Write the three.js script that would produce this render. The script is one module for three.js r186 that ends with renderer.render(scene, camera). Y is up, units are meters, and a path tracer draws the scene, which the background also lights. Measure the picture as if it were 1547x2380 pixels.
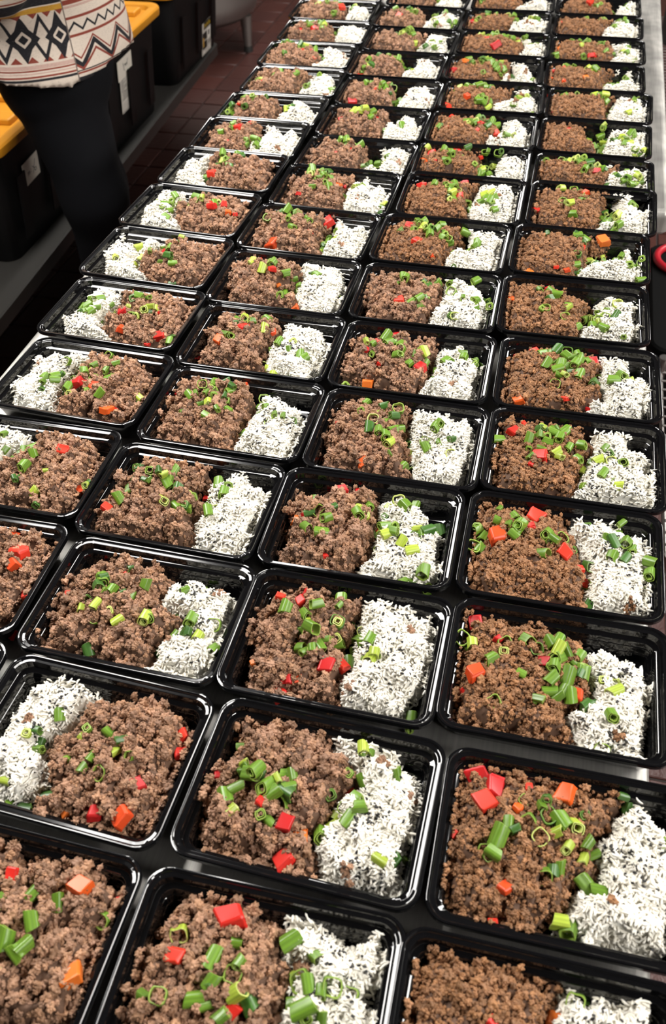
import * as THREE from 'three';
import { RoundedBoxGeometry } from 'three/addons/geometries/RoundedBoxGeometry.js';
import { RectAreaLightUniformsLib } from 'three/addons/lights/RectAreaLightUniformsLib.js';
import { ImprovedNoise } from 'three/addons/math/ImprovedNoise.js';
import { mergeGeometries, mergeVertices, toCreasedNormals } from 'three/addons/utils/BufferGeometryUtils.js';

// ---------- camera, lights, exposure ----------
RectAreaLightUniformsLib.init();
const scene = new THREE.Scene();
const DEG = Math.PI / 180, RIM = 0.942, FAR_DROP = 0.006, TRAY_W = 0.222, TRAY_D = 0.1635;
const camera = new THREE.PerspectiveCamera(59.633, 1547 / 2380, 0.05, 30);
camera.rotation.order = 'YXZ';
camera.rotation.set(-45.281 * DEG, 14.801 * DEG, -1.7335 * DEG);
camera.position.set(0, 1.6911, 0);
camera.focus = 1.15; camera.userData.fStop = 8;
const renderer = new THREE.WebGLRenderer({ antialias: true });
renderer.toneMapping = THREE.LinearToneMapping;
renderer.toneMappingExposure = 1.0;
renderer.shadowMap.enabled = true;
scene.background = new THREE.Color(0x000000);
const LAMP_L = 19;                                   // luminance of the ceiling panels
const LAMP_COLOR = new THREE.Color(1.0, 0.97, 0.93);
const LAMPS = [[-1.15, -1.25, 0.6], [-2.4, -1.3, 0.2], [-3.65, -1.3, 0.2], [-4.9, -1.3, 0.2], [-6.15, -1.3, 0.2], [0.6, 2.1, 0.6], [-1.0, 2.1, 0.6], [-2.6, 2.1, 0.6], [-4.2, 2.1, 0.6]].map(([z, x, w]) => [x, z, w]);  // x, z and width of the 1.2 m fluorescent fixtures: a slim run over the aisle, wide ones over the other side
const CEIL = 2.75;

// ---------- helpers ----------
const used = new Map();
function numbered(name) { const n = used.get(name) || 0; used.set(name, n + 1); return n ? name + '_' + String(n).padStart(3, '0') : name; }
function tag(o, label, category, group, kind) { Object.assign(o.userData, { label, category }); if (group) o.userData.group = group; if (kind) o.userData.kind = kind; return o; }
function thing(name, p = [0, 0, 0], turn = 0) { const o = new THREE.Group(); o.name = numbered(name); o.position.set(...p); o.rotation.y = turn; scene.add(o); return o; }
function part(name, geometry, material, parent, p, r) {
  const m = new THREE.Mesh(geometry, material); m.name = name; m.castShadow = m.receiveShadow = true;
  if (p) m.position.set(...p); if (r) m.rotation.set(...r); parent.add(m); return m;
}
function top(name, geometry, material) { const m = new THREE.Mesh(geometry, material); m.name = numbered(name); m.castShadow = m.receiveShadow = true; scene.add(m); return m; }
function rng(seed) { let a = seed >>> 0; return () => { a = (a + 0x6D2B79F5) | 0; let t = Math.imul(a ^ (a >>> 15), 1 | a); t = (t + Math.imul(t ^ (t >>> 7), 61 | t)) ^ t; return ((t ^ (t >>> 14)) >>> 0) / 4294967296; }; }
const perlin = new ImprovedNoise();
const noise = (x, y, z) => perlin.noise(x + 31.7, y + 17.3, z + 5.1);
const smooth = (a, b, x) => { const t = Math.min(1, Math.max(0, (x - a) / (b - a))); return t * t * (3 - 2 * t); };
const lin = (r, g, b) => new THREE.Color().setRGB(r, g, b);
const std = (o) => new THREE.MeshStandardMaterial(o), phys = (o) => new THREE.MeshPhysicalMaterial(o);
const box = (w, h, d, x = 0, y = 0, z = 0, r = 0) => { const g = r ? new RoundedBoxGeometry(w, h, d, 2, r) : new THREE.BoxGeometry(w, h, d); g.translate(x, y, z); return g; };
// points of a rounded rectangle, half sizes a x b, corner radius r
function ringPoints(a, b, r, seg = 8) {
  const p = []; r = Math.min(r, a, b);
  for (let q = 0; q < 4; q++) for (let i = 0; i <= seg; i++) {
    const t = (q + i / seg) * Math.PI / 2, sx = q === 0 || q === 3 ? 1 : -1, sz = q < 2 ? 1 : -1;
    p.push([sx * (a - r) + r * Math.cos(t), sz * (b - r) + r * Math.sin(t)]);
  }
  return p;
}
// skin over rounded-rectangle rings [a, b, r, y]
function loft(rings, capEnd = false, capStart = false, crease = 0.6, seg = 8) {
  const n = 4 * (seg + 1), pos = [], idx = [];
  for (const [a, b, r, y] of rings) for (const [x, z] of ringPoints(a, b, r, seg)) pos.push(x, y, z);
  for (let k = 0; k + 1 < rings.length; k++) for (let i = 0; i < n; i++) {
    const j = (i + 1) % n, A = k * n + i, B = k * n + j, C = A + n, D = B + n;
    idx.push(A, C, B, B, C, D);
  }
  const cap = (k, flip) => { const c = pos.length / 3; pos.push(0, rings[k][3], 0); for (let i = 0; i < n; i++) { const A = k * n + i, B = k * n + (i + 1) % n; flip ? idx.push(A, B, c) : idx.push(B, A, c); } };
  if (capEnd) cap(rings.length - 1, true);
  if (capStart) cap(0, false);
  let g = new THREE.BufferGeometry(); g.setAttribute('position', new THREE.Float32BufferAttribute(pos, 3)); g.setIndex(idx);
  g.computeVertexNormals();
  return crease ? toCreasedNormals(g, crease) : g;
}
function canvasTexture(w, h, draw, srgb = true) {
  const c = document.createElement('canvas'); c.width = w; c.height = h; draw(c.getContext('2d'), w, h);
  const t = new THREE.CanvasTexture(c); if (srgb) t.colorSpace = THREE.SRGBColorSpace; t.wrapS = t.wrapT = THREE.RepeatWrapping; t.anisotropy = 8; return t;
}
function dataTexture(n, f, srgb) {   // f(i, j) -> [r, g, b] 0..1
  const d = new Uint8Array(n * n * 4);
  for (let j = 0; j < n; j++) for (let i = 0; i < n; i++) { const v = f(i, j), k = (j * n + i) * 4; d[k] = v[0] * 255; d[k + 1] = v[1] * 255; d[k + 2] = v[2] * 255; d[k + 3] = 255; }
  const t = new THREE.DataTexture(d, n, n); t.wrapS = t.wrapT = THREE.RepeatWrapping; t.magFilter = THREE.LinearFilter; t.minFilter = THREE.LinearMipmapLinearFilter; t.generateMipmaps = true;
  if (srgb) t.colorSpace = THREE.SRGBColorSpace; t.needsUpdate = true; return t;
}
function boxUV(g, s = 1) {          // uv in metres from the dominant normal
  if (g.index) g = g.toNonIndexed(); const p = g.attributes.position, n = g.attributes.normal, uv = new Float32Array(p.count * 2);
  for (let i = 0; i < p.count; i += 3) {
    const ax = Math.abs(n.getX(i) + n.getX(i + 1) + n.getX(i + 2)), ay = Math.abs(n.getY(i) + n.getY(i + 1) + n.getY(i + 2)), az = Math.abs(n.getZ(i) + n.getZ(i + 1) + n.getZ(i + 2));
    for (let k = i; k < i + 3; k++) { const x = p.getX(k), y = p.getY(k), z = p.getZ(k); const u = ay >= ax && ay >= az ? [x, z] : ax >= az ? [z, y] : [x, y]; uv[2 * k] = u[0] * s; uv[2 * k + 1] = u[1] * s; }
  }
  g.setAttribute('uv', new THREE.BufferAttribute(uv, 2)); return g;
}

// ---------- what lies in the trays, tray by tray ----------
// row, column, x and z of the centre and turn (mm, tenths of a degree); outlines of beef (B) and rice (R) in mm from the centre;
// scallion slices (G): x, z, kind + tone + turn; pepper pieces (P): x, z, colour + size
const TRAYS = [
'1 2 -357 -196 -8 B -21 -68 -7 -68 4 -61 17 -68 26 -68 37 -63 36 -68 46 -68 59 -68 68 -68 76 -61 92 -59 97 -51 97 -41 97 -25 95 -19 95 -3 94 8 97 30 97 48 89 53 46 61 24 67 -15 19 -43 -22 -50 -59 -36 -68 R -90 -50 -70 -62 -52 -50 -48 0 -56 56 -80 58 -92 20 G 26 -34 Tm59 52 -30 tm113 89 -29 Rm30 40 -10 Tm97 15 -8 Ry33 7 -20 tm-9 25 8 Tm50 43 10 Tm67 33 13 tm97 31 31 tm-37 P 2 -42 r12 65 -46 o18 85 18 o19 95 -49 r7',
'1 3 -129 -196 10 B -70 -68 -62 -68 -51 -68 -39 -65 -31 -68 -16 -68 -7 -61 11 -59 14 -52 9 -45 12 -36 20 -34 35 -38 52 -31 42 -23 27 -27 23 -16 26 -6 22 6 24 15 25 30 -88 55 -94 40 -97 24 -95 6 -97 -5 -97 -13 -86 -27 -92 -33 -85 -52 -73 -67 R 10 -63 23 -68 39 -68 42 -63 54 -61 67 -57 78 -62 90 -66 97 -47 94 -31 88 -19 94 -9 97 -2 94 15 25 30 24 15 22 6 26 -6 23 -16 27 -27 35 -36 20 -34 12 -36 G 19 -47 Tm48 42 -41 Tm-33 -22 -35 tm16 28 -28 ty36 34 -21 Rm23 41 -18 Tm83 31 -5 Tm23 60 -19 Rm28 52 -15 tm100 74 -17 Rm28 43 3 Tm44 26 14 tm36 57 6 tm23 46 9 rm28 -69 -30 Ry28 -36 -17 Tm77 -32 -1 Tm44 -42 12 Tm12 -31 15 tm48 -80 20 tm62 -67 19 Rm28 -16 -9 Rm28 -10 3 Ty44 -1 5 Td103 -17 22 tm48 -13 -17 tm77 P -33 -52 r23 -66 -13 r15 -11 14 r13',
'1 4 88 -195 2 B -97 -54 -88 -65 -85 -68 -79 -67 -69 -68 -61 -68 -53 -68 -45 -68 -32 -68 -19 -68 -7 -66 3 -63 11 -66 17 -62 13 -49 9 -37 7 -29 -3 -16 -97 8 -97 -11 -96 -25 -97 -41 R 17 -61 28 -65 37 -57 47 -64 56 -61 68 -65 84 -68 87 -56 88 -37 -3 -16 7 -29 12 -43 G 28 -56 Rm24 39 -62 td-27 12 -36 tm66 P 15 -43 o15 -33 -25 r10',
'2 1 -579 -376 11 B -20 -58 20 -64 60 -62 88 -50 92 0 84 50 40 62 -15 58 -26 0 R -88 -50 -55 -62 -22 -56 -28 0 -18 56 -60 62 -88 45 -92 0 G -10 -20 tm30 5 10 Tm60 30 -15 Rm10 -40 20 tm5 P 40 30 r14 60 -20 o15',
'2 2 -352 -367 -20 B -21 -39 -8 -59 1 -62 22 -61 25 -68 35 -68 54 -68 61 -63 76 -62 92 -49 97 -27 97 -12 95 13 97 30 93 61 66 65 53 68 30 68 17 62 0 66 -11 68 -25 55 -10 47 -24 31 -30 12 -41 0 -27 -11 -20 -22 R -61 60 -91 22 -88 -1 -87 -34 -84 -52 -75 -62 -62 -68 -50 -68 -36 -68 -21 -64 -1 -64 -7 -57 -21 -39 -20 -22 -27 -11 -41 0 -30 12 -22 32 -27 48 -38 59 -52 61 G -36 -26 tm2 -49 -4 td2 -42 10 tm16 -2 -8 ty-11 22 -19 Tm-23 39 -10 td57 -6 19 rm37 19 10 tm61 17 25 tm40 34 24 Rm33 37 0 ty72 -18 44 Td16 -32 62 Td2 -56 47 ty-18 -49 59 tm75 -53 32 hm36 56 5 hm36 P 72 25 r14 68 56 o19 44 57 r15 92 -23 r14 86 -40 r13 11 59 o10',
'2 3 -124 -366 -12 B -94 -66 -80 -68 -69 -63 -58 -68 -56 -68 -40 -68 -29 -67 -18 -68 -6 -65 5 -57 22 -57 30 -42 37 -28 25 -17 17 -4 23 7 9 26 12 39 19 49 20 65 2 68 -6 68 -21 63 -41 68 -45 63 -67 65 -78 66 -90 51 -97 15 -97 -2 -96 -18 -86 -35 -91 -52 R 0 -63 11 -68 23 -66 32 -68 47 -68 63 -66 74 -55 88 -52 94 -26 94 -3 97 4 88 19 89 34 93 62 77 62 62 56 52 63 41 62 27 64 12 39 9 26 23 7 17 -4 29 -19 37 -28 29 -45 5 -57 G -81 -40 tm11 -63 -12 rd32 -67 -5 tm67 -59 -2 Tm11 -50 -6 td91 -29 -14 Tm39 -34 -3 ty91 -41 6 Tm82 -22 0 tm28 -75 21 Tm-44 -68 11 tm43 -66 33 ty82 -26 15 Rm32 -38 32 rm32 -30 34 tm-30 14 -10 rd32 26 -31 rm32 38 -34 tm-37 32 -59 tm74 39 -62 tm96 69 -44 tm-54 38 -10 Tm67 44 1 Tm16 22 15 ty39 36 11 Tm86 15 27 Tm67 89 25 tm77 84 33 td53 72 42 ty50 29 1 hm32 P -16 32 r16 -2 34 o17 -9 59 r20 29 -23 r14 -70 -60 r6 -41 22 r9 -56 -17 r7 -92 -3 r10',
'2 4 100 -364 5 B -97 -59 -92 -68 -69 -68 -59 -68 -50 -68 -34 -68 -18 -68 -4 -68 12 -68 20 -67 37 -67 48 -68 53 -60 43 -51 43 -39 26 -23 32 -2 31 10 11 24 11 35 -3 49 -11 58 -26 68 -40 68 -49 66 -59 65 -74 68 -85 62 -95 53 -97 36 -96 18 -97 -1 -97 -8 -97 -24 -97 -46 R 60 -68 72 -61 82 -48 92 -42 94 -7 85 59 74 61 65 61 49 60 23 64 17 57 -3 57 -3 49 11 35 11 24 31 10 32 -2 26 -23 43 -39 43 -51 G 55 -64 td59 -38 -40 hm28 -23 -36 tm48 -33 -19 Rm28 -16 -28 Rd30 -5 -26 Tm71 7 -26 Ty-1 15 -38 rd28 -22 -7 Ry24 -9 -14 ty26 -50 -13 tm61 -44 -9 td59 -57 0 Tm59 -66 13 Rm26 -64 20 hm30 2 -5 ty44 19 -13 tm57 26 -10 tm48 16 0 ty74 -4 13 tm54 -17 24 Rm26 -9 18 td59 19 15 Tm65 31 21 Tm-1 9 55 Tm79 83 -31 rm30 P -81 -60 r21 -64 -50 r20 -72 -32 r21 -3 -54 o19 -34 -59 r8 -47 41 o13 -53 67 r6 -96 -2 r6 -43 -33 o10',
'3 1 -591 -547 9 B 15 -68 34 -68 53 -68 69 -68 97 -58 97 -48 97 -26 97 0 97 15 91 25 94 51 87 60 70 58 15 -45 4 -68 R -88 -52 -50 -62 0 -60 22 -30 18 20 20 56 -40 62 -86 50 -92 0 G P 41 -76 o14 66 -32 r20 70 -9 o16 97 16 r13 92 58 r13',
'3 2 -360 -536 -7 B -61 -68 -43 -68 -35 -68 -25 -65 -12 -68 9 -59 16 -45 9 -34 14 -17 36 -13 51 -9 48 8 39 22 32 37 35 53 24 65 9 66 -15 63 -35 63 -52 61 -86 64 -97 52 -86 43 -97 27 -95 18 -97 5 -97 -8 -97 -28 -93 -36 -84 -49 -75 -61 -60 -62 R 12 -55 27 -53 38 -59 54 -55 74 -49 87 -52 93 -36 92 -11 97 18 97 40 94 61 81 66 70 66 49 68 33 68 35 53 32 37 39 22 52 -7 36 -13 14 -17 9 -36 G -51 -19 Tm109 -44 -4 rm37 -37 -11 Tm110 -26 -14 td49 -14 -12 tm110 -3 -26 Tm13 -59 5 rd37 -60 18 ty101 -40 19 ty75 -28 17 ry37 -14 26 Ty49 -38 31 hm37 15 13 Tm43 -30 -47 td31 -37 57 Td98 33 38 td58 36 -39 tm77 40 -62 tm105 52 -56 tm-49 31 -13 ry37 62 6 Tm84 84 1 Rm33 48 21 Tm71 59 20 td37 74 20 Ty84 94 29 Tm14 P -36 -37 r14 -86 -2 r7 -73 -55 r8',
'3 3 -140 -536 -2 B -92 -54 -78 -64 -57 -68 -44 -68 -30 -68 -19 -63 -7 -68 9 -67 11 -56 5 -43 12 -29 2 -16 -2 -5 13 9 16 19 6 35 12 45 14 62 0 64 -19 64 -42 68 -52 68 -63 68 -73 63 -84 47 -88 32 -87 17 -93 7 -97 9 -97 -3 -97 -29 -91 -38 R 9 -64 19 -68 36 -68 53 -68 64 -68 72 -60 87 -64 94 -52 92 -32 97 -13 93 11 94 27 84 39 80 53 65 64 47 62 27 63 15 58 12 45 6 35 16 19 18 6 12 -29 10 -51 G -62 -22 Tm103 -32 -33 Tm72 -39 -22 Ty-62 -44 -6 td79 -33 -3 ty30 -26 -1 hm36 -18 12 Tm-50 -36 15 Tm13 -14 1 tm45 -4 -12 Tm13 -12 -59 Tm100 -10 -44 tm80 5 -41 td59 -8 -28 Rd30 15 -26 Tm53 13 -16 rm36 31 -14 Tm79 22 -10 tm53 10 0 Tm45 30 9 rm30 87 52 Tm39 88 62 tm73 41 5 hm34 -26 24 ty69 17 -34 hy36 -30 26 tm101 P -49 -58 r12 -52 -42 r12 -74 -42 r10 -81 36 o9 -6 29 r18 7 16 r16 -47 64 r18 -42 52 r13 -30 50 o9',
'3 4 81 -543 3 B -97 -68 -84 -68 -75 -66 -68 -68 -59 -68 -49 -64 -37 -68 -24 -67 -5 -65 3 -61 21 -61 29 -51 34 -40 32 -20 37 -10 40 4 33 14 16 27 14 35 21 43 25 58 19 64 8 65 -5 66 -27 68 -31 61 -50 66 -57 63 -73 65 -88 63 -94 52 -89 40 -97 36 -93 27 -97 11 -97 2 -95 -21 -91 -46 -97 -56 R 29 -53 40 -55 55 -51 67 -46 72 -55 87 -42 90 -24 97 -19 91 -1 93 13 87 32 88 65 77 68 60 68 41 66 24 65 21 45 11 35 16 27 40 7 37 -10 32 -24 G -100 -32 Rm33 -88 -25 tm14 -54 -30 Rm32 -33 -36 Tm-19 -22 -27 Rd33 -65 -8 Tm50 -54 -19 ry30 -35 6 Tm8 -9 -39 tm80 -1 -41 Tm79 -58 41 Rm30 -17 30 tm78 0 -21 Tm50 -3 -9 Tm60 9 -15 rm30 7 -30 tm60 22 -35 Tm79 17 -22 tm69 11 -3 Tm79 23 -11 td71 -5 7 Tm47 8 13 Tm47 -5 18 Tm26 4 21 tm36 15 17 Tm61 32 21 Td78 42 12 td68 47 -11 ry33 58 -10 ry30 59 3 Ty47 53 36 Tm39 48 65 Rm32 P -86 -60 r18 -79 14 o19 -14 -14 r13 20 12 o16 -89 27 r9 -60 -35 r10',
'4 1 -598 -721 5 B -14 -68 -3 -68 14 -67 37 -68 50 -68 68 -63 88 -51 97 -34 97 -6 94 17 95 34 97 54 83 64 65 67 37 65 4 66 -21 58 -47 -1 -29 3 -27 -23 -14 -34 -7 -47 R -84 -51 -71 -68 -52 -68 -29 -65 -15 -60 -17 -41 -29 -27 -33 -4 -47 -1 -71 -15 G -47 -46 tm87 -23 -36 Tm13 -6 -40 Tm49 -27 -18 Tm67 -26 -4 Tm29 -16 -8 tm50 -9 -24 tm97 -38 -28 tm84 14 -12 Tm31 14 13 Tm69 46 15 ty10 15 34 td92 45 41 tm95 50 59 Td103 98 15 td10 P -14 -51 r12 46 -28 r16 89 23 o13',
'4 2 -373 -704 -8 B -83 -61 -69 -64 -58 -68 -41 -68 -31 -65 -6 -68 9 -68 14 -54 6 -42 -3 -26 24 -15 30 4 14 11 18 30 31 33 27 53 22 65 -1 59 -28 63 -55 63 -75 61 -93 52 -97 37 -92 29 -97 11 -90 -6 -97 -6 -97 -22 -97 -38 -80 -47 R 14 -47 29 -54 40 -67 60 -65 71 -54 97 -46 97 -21 97 -5 93 12 97 33 95 61 77 67 55 64 34 64 31 55 31 33 17 20 30 4 22 -21 G -75 -41 td53 -74 -22 td101 -79 -12 tm101 -55 -32 Tm48 -52 -20 tm64 -27 -45 Tm108 -28 -20 Tm78 -11 -11 Td30 -2 -20 ry35 9 -8 rm41 -73 22 Tm29 -74 2 tm78 -19 16 Ty48 -7 10 Tm48 6 7 Tm107 14 -23 tm64 28 -19 hm41 30 -41 Tm46 46 -20 Tm96 47 -31 Tm11 40 0 Ry38 38 15 Tm96 -40 -26 td108 P -83 37 r14 12 -38 r9 3 -20 o11',
'4 3 -150 -706 8 B -97 -53 -85 -53 -74 -44 -58 -58 -41 -68 -32 -68 -16 -68 -2 -64 5 -55 5 -35 16 -25 12 -10 13 9 12 28 16 38 -1 44 -3 58 -19 63 -38 67 -63 66 -86 59 -93 44 -80 35 -90 13 -92 9 -85 0 -97 -12 -97 -26 -92 -39 R 6 -56 20 -64 40 -63 46 -54 59 -61 67 -43 77 -35 80 -24 93 -19 86 1 91 20 97 35 92 56 77 67 58 65 35 65 22 68 5 63 3 48 14 39 13 18 13 2 16 -16 G -71 -43 Tm71 -15 -32 Ty69 -1 -38 Tm87 -10 -13 Tm97 -2 -19 ry34 10 -10 tm-66 21 1 tm-46 36 6 Tm-5 -67 -6 td34 -54 -9 Rm34 -40 -12 td34 -47 -3 hm34 -42 7 Tm44 -64 19 Tm44 -46 24 Tm10 51 -64 Tm78 20 -29 rd34 21 -44 ty44 33 -49 Ry37 43 -36 Tm-32 31 -6 tm54 61 -12 ty29 69 -3 Tm103 61 4 Rd36 71 -13 ty55 48 16 Ty-46 60 27 Ty-34 84 -32 Tm75 78 55 Tm74 85 65 Rm36 68 61 tm27 59 66 tm77 20 18 hm34 P -39 -56 r16 -56 -55 r8 -20 -66 r7 -80 -3 o15 -71 -5 r6 12 -17 o7 -35 52 r6',
'4 4 76 -712 3 B -97 -68 -88 -68 -81 -68 -70 -68 -49 -68 -43 -66 -30 -68 -23 -68 -1 -68 6 -63 5 -45 14 -43 22 -38 18 -23 26 -9 30 12 32 29 29 42 32 60 39 63 24 66 9 65 -9 66 -29 68 -45 68 -64 68 -81 66 -94 58 -97 42 -97 17 -95 5 -97 -14 -97 -34 -97 -58 R 5 -50 16 -68 28 -63 38 -68 55 -68 59 -68 74 -54 93 -54 96 -38 95 -13 97 19 95 44 97 51 97 62 92 65 75 65 60 64 41 64 32 60 29 42 33 29 29 3 20 -21 22 -38 G -75 -58 tm92 -75 -32 Tm-20 -56 -45 Tm63 -97 -21 Tm56 -88 -15 Tm68 -102 5 Rm34 -90 3 Tm67 -63 -26 tm42 -51 -27 Tm75 -55 -12 Tm42 -18 -21 Tm90 -14 -14 tm81 -9 -11 tm42 -1 -23 Rm34 13 -15 rd31 -20 8 Tm-21 30 22 Rm34 33 1 Td12 28 -55 rd34 64 -63 Tm-23 49 -29 Tm-53 60 -36 rd34 70 -30 Tm51 55 -6 Tm42 70 -9 Td52 78 -24 tm78 103 -11 Tm70 97 6 Tm40 95 16 Rm34 35 54 Td62 P -33 -57 r23 -38 -33 r13 -73 -12 o23 3 3 r17 29 21 r12 22 10 r12',
'5 1 -594 -898 -19 B -10 -68 -1 -68 13 -68 21 -68 38 -68 58 -68 81 -51 97 -38 97 -14 93 4 97 27 95 51 87 63 73 68 61 66 39 62 28 49 10 62 1 68 -15 58 -20 27 -30 12 -29 -2 -17 -13 -30 -33 -20 -47 -18 -59 R -97 15 -97 8 -92 -15 -97 -38 -97 -51 -85 -49 -74 -57 -60 -61 -51 -68 -42 -68 -30 -68 -11 -68 -18 -59 -21 -46 -30 -33 -26 -16 -29 7 -23 27 -12 62 -28 63 -56 60 -81 58 -96 35 G -41 -33 Rm45 -26 -47 Tm55 -14 -60 Td14 6 -73 Rm43 -59 3 Tm75 -54 14 tm87 -51 26 td14 -43 2 Tm87 -31 7 Tm-37 -38 -8 td11 -23 -7 Tm98 -29 -39 tm107 -9 -20 Tm96 1 -21 Ty70 8 -25 tm56 14 -7 Rm45 -2 -12 Tm33 40 -24 Rm43 26 -23 tm96 42 -5 Tm56 48 -42 tm70 16 18 Tm-30 -10 24 Tm96 -3 34 ty114 43 30 Tm33 92 16 Tm-17 -10 5 td45 37 -35 tm36 P -2 12 r18 6 2 r8 24 11 o16 63 52 o18 -13 50 r10 81 63 r10 68 43 r6',
'5 2 -365 -875 -8 B -97 -53 -96 -54 -85 -66 -70 -68 -66 -68 -47 -68 -30 -68 -5 -68 9 -59 19 -37 17 -15 25 -8 27 3 15 -6 7 7 18 16 11 35 18 50 12 67 -9 66 -30 63 -42 61 -52 66 -76 65 -94 61 -90 43 -91 35 -97 17 -92 6 -85 -1 -97 -4 -97 -15 -97 -38 R 19 -43 32 -52 40 -63 56 -54 70 -45 88 -34 97 -19 95 2 97 28 95 51 96 66 81 68 62 66 37 66 15 66 15 39 18 16 21 -4 G -47 -55 Tm99 -34 -74 td41 -19 -39 Tm50 -16 -21 rm39 -44 -35 rm41 -53 -30 Rm41 -60 -20 tm99 -64 -10 Tm-34 -45 -20 tm65 -35 -2 Ty113 -31 -15 Tm-61 -48 -4 tm32 -72 -20 td41 -8 -2 Tm65 -27 20 Rm39 -65 17 tm67 18 14 Tm64 22 -43 Tm-35 31 -38 Rm41 40 -22 Tm63 32 -15 tm48 52 5 Rm39 57 -4 tm86 69 -2 tm86 79 -7 Rd41 -19 9 tm100 P -9 -67 o15 -42 -71 o6 -98 -33 r6',
'5 3 -140 -870 -2 B -76 -68 -69 -68 -54 -68 -44 -68 -30 -68 -16 -68 -4 -68 7 -66 6 -49 6 -33 2 -19 14 0 19 14 8 31 23 33 28 46 24 59 9 63 -7 57 -19 62 -28 66 -44 60 -62 61 -83 58 -93 38 -87 29 -97 11 -97 4 -93 -12 -97 -32 -95 -47 -88 -63 R 9 -66 22 -68 34 -68 42 -68 55 -68 69 -63 81 -68 94 -46 95 -13 93 13 91 33 88 57 78 64 62 63 46 64 29 61 26 35 32 21 19 14 14 -6 14 -27 7 -44 G -57 -67 Tm90 -56 -31 rm36 -37 -18 Ry38 -32 -43 ty31 -22 -27 Tm99 -16 -40 tm73 -10 -51 Rm36 -4 -33 Tm45 -9 -14 Tm31 6 -22 Td69 16 -1 Ty73 8 -39 rm39 -24 7 Tm81 -15 10 Tm97 -9 17 Ty88 -36 -1 tm59 45 -18 Tm81 34 -4 Rm36 37 4 Tm11 52 -4 tm-49 68 -10 td69 70 10 Ry38 26 27 Rm38 12 36 Tm45 40 60 Rm36 -6 34 tm31 P -88 27 o13 -36 51 o14 -32 -61 r7 -38 -37 o10 -81 -8 r7',
'5 4 82 -878 3 B -97 -68 -86 -68 -75 -68 -66 -68 -52 -68 -40 -68 -29 -68 -14 -68 -7 -68 9 -68 11 -58 18 -49 24 -53 29 -49 22 -30 14 -9 13 10 6 21 11 38 9 50 -3 62 -16 59 -28 62 -38 59 -53 63 -69 62 -89 59 -92 41 -97 31 -97 19 -95 11 -97 -11 -97 -17 -92 -34 -97 -59 R 25 -66 38 -68 50 -68 60 -68 69 -68 66 -50 73 -34 92 -43 96 -22 90 -9 97 -2 97 3 97 14 97 28 97 59 81 63 68 59 46 60 24 62 2 63 -2 50 11 43 8 25 14 5 17 -15 25 -36 G -96 -25 Tm14 -45 -44 Td36 -58 -17 Tm56 -57 -3 tm73 -47 -26 tm43 -31 -48 Tm65 -14 -61 Tm26 -25 -56 tm54 -28 -32 Tm14 -15 -41 Tm45 -35 -21 Tm-24 -21 -25 Tm76 -8 -19 Tm73 7 -25 Tm-41 5 -5 Tm-65 -40 -6 hm36 -53 14 tm90 -22 0 Ty56 -19 6 ty54 35 -21 tm45 31 -8 Ty36 45 -7 Ry33 58 2 Tm-58 36 19 Tm52 16 41 Tm40 53 42 Ty33 17 -10 td36 49 39 hm35 22 -11 tm56 P -77 -38 r16 -66 -68 r10 -43 10 r20 -51 24 r9 20 -25 r9 -11 59 o13',
'6 1 -606 -1070 -20 B -43 -61 -25 -68 -15 -68 7 -68 12 -68 26 -68 41 -68 63 -68 77 -60 96 -57 97 -37 97 -15 97 2 97 17 97 42 94 59 74 53 49 63 27 59 9 54 -6 37 -23 31 -31 16 -26 -2 -18 -34 -10 -46 -31 -52 R -97 14 -88 9 -92 -4 -80 -14 -86 -38 -85 -57 -75 -68 -63 -67 -44 -68 -30 -63 -31 -48 -35 -29 -35 6 -26 29 -1 46 8 61 -14 62 -38 61 -70 59 -86 36 G -92 -33 Tm108 -75 -3 td76 -55 -30 Tm76 -60 -18 Tm-41 -62 -6 Tm57 -51 10 Tm58 -39 6 tm99 -31 -4 Rm45 -30 -26 Ty76 -17 -15 Tm86 -40 -35 tm76 -16 -39 Tm13 6 -51 Td35 11 -35 Tm-8 23 -44 tm95 8 -3 td-33 19 8 Tm88 48 -15 Ty117 97 36 td83 98 51 Tm-21 -47 -5 tm36 -57 15 tm61 44 -2 td45 P 4 9 r13 16 36 o18 76 38 r20 63 -2 r6 61 52 r9 4 19 r7',
'6 2 -374 -1042 -5 B -83 -66 -71 -68 -61 -68 -41 -68 -22 -68 -6 -68 11 -60 15 -45 9 -31 3 -14 7 -3 -4 8 5 27 18 42 21 62 5 62 -16 61 -43 62 -65 64 -91 60 -83 44 -78 25 -88 18 -86 2 -96 -21 -89 -42 R 14 -64 24 -68 39 -60 50 -52 59 -64 75 -61 81 -43 94 -30 97 -4 95 23 87 48 89 67 67 68 46 65 27 66 18 42 11 23 9 0 11 -25 17 -39 G -55 -51 Tm-62 -52 -30 td12 -42 -41 td41 -26 -33 tm31 -9 -53 Tm12 -7 -31 Ty33 -51 -2 Tm67 4 17 Ry41 16 34 Ty51 24 -1 Tm77 11 -7 tm51 45 -5 ry41 45 16 tm13 63 21 Tm-56 34 66 Ty65 57 62 tm64 P -89 15 r16 -63 14 o17 -34 -20 r19 5 -35 o10 21 67 r6',
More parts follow.
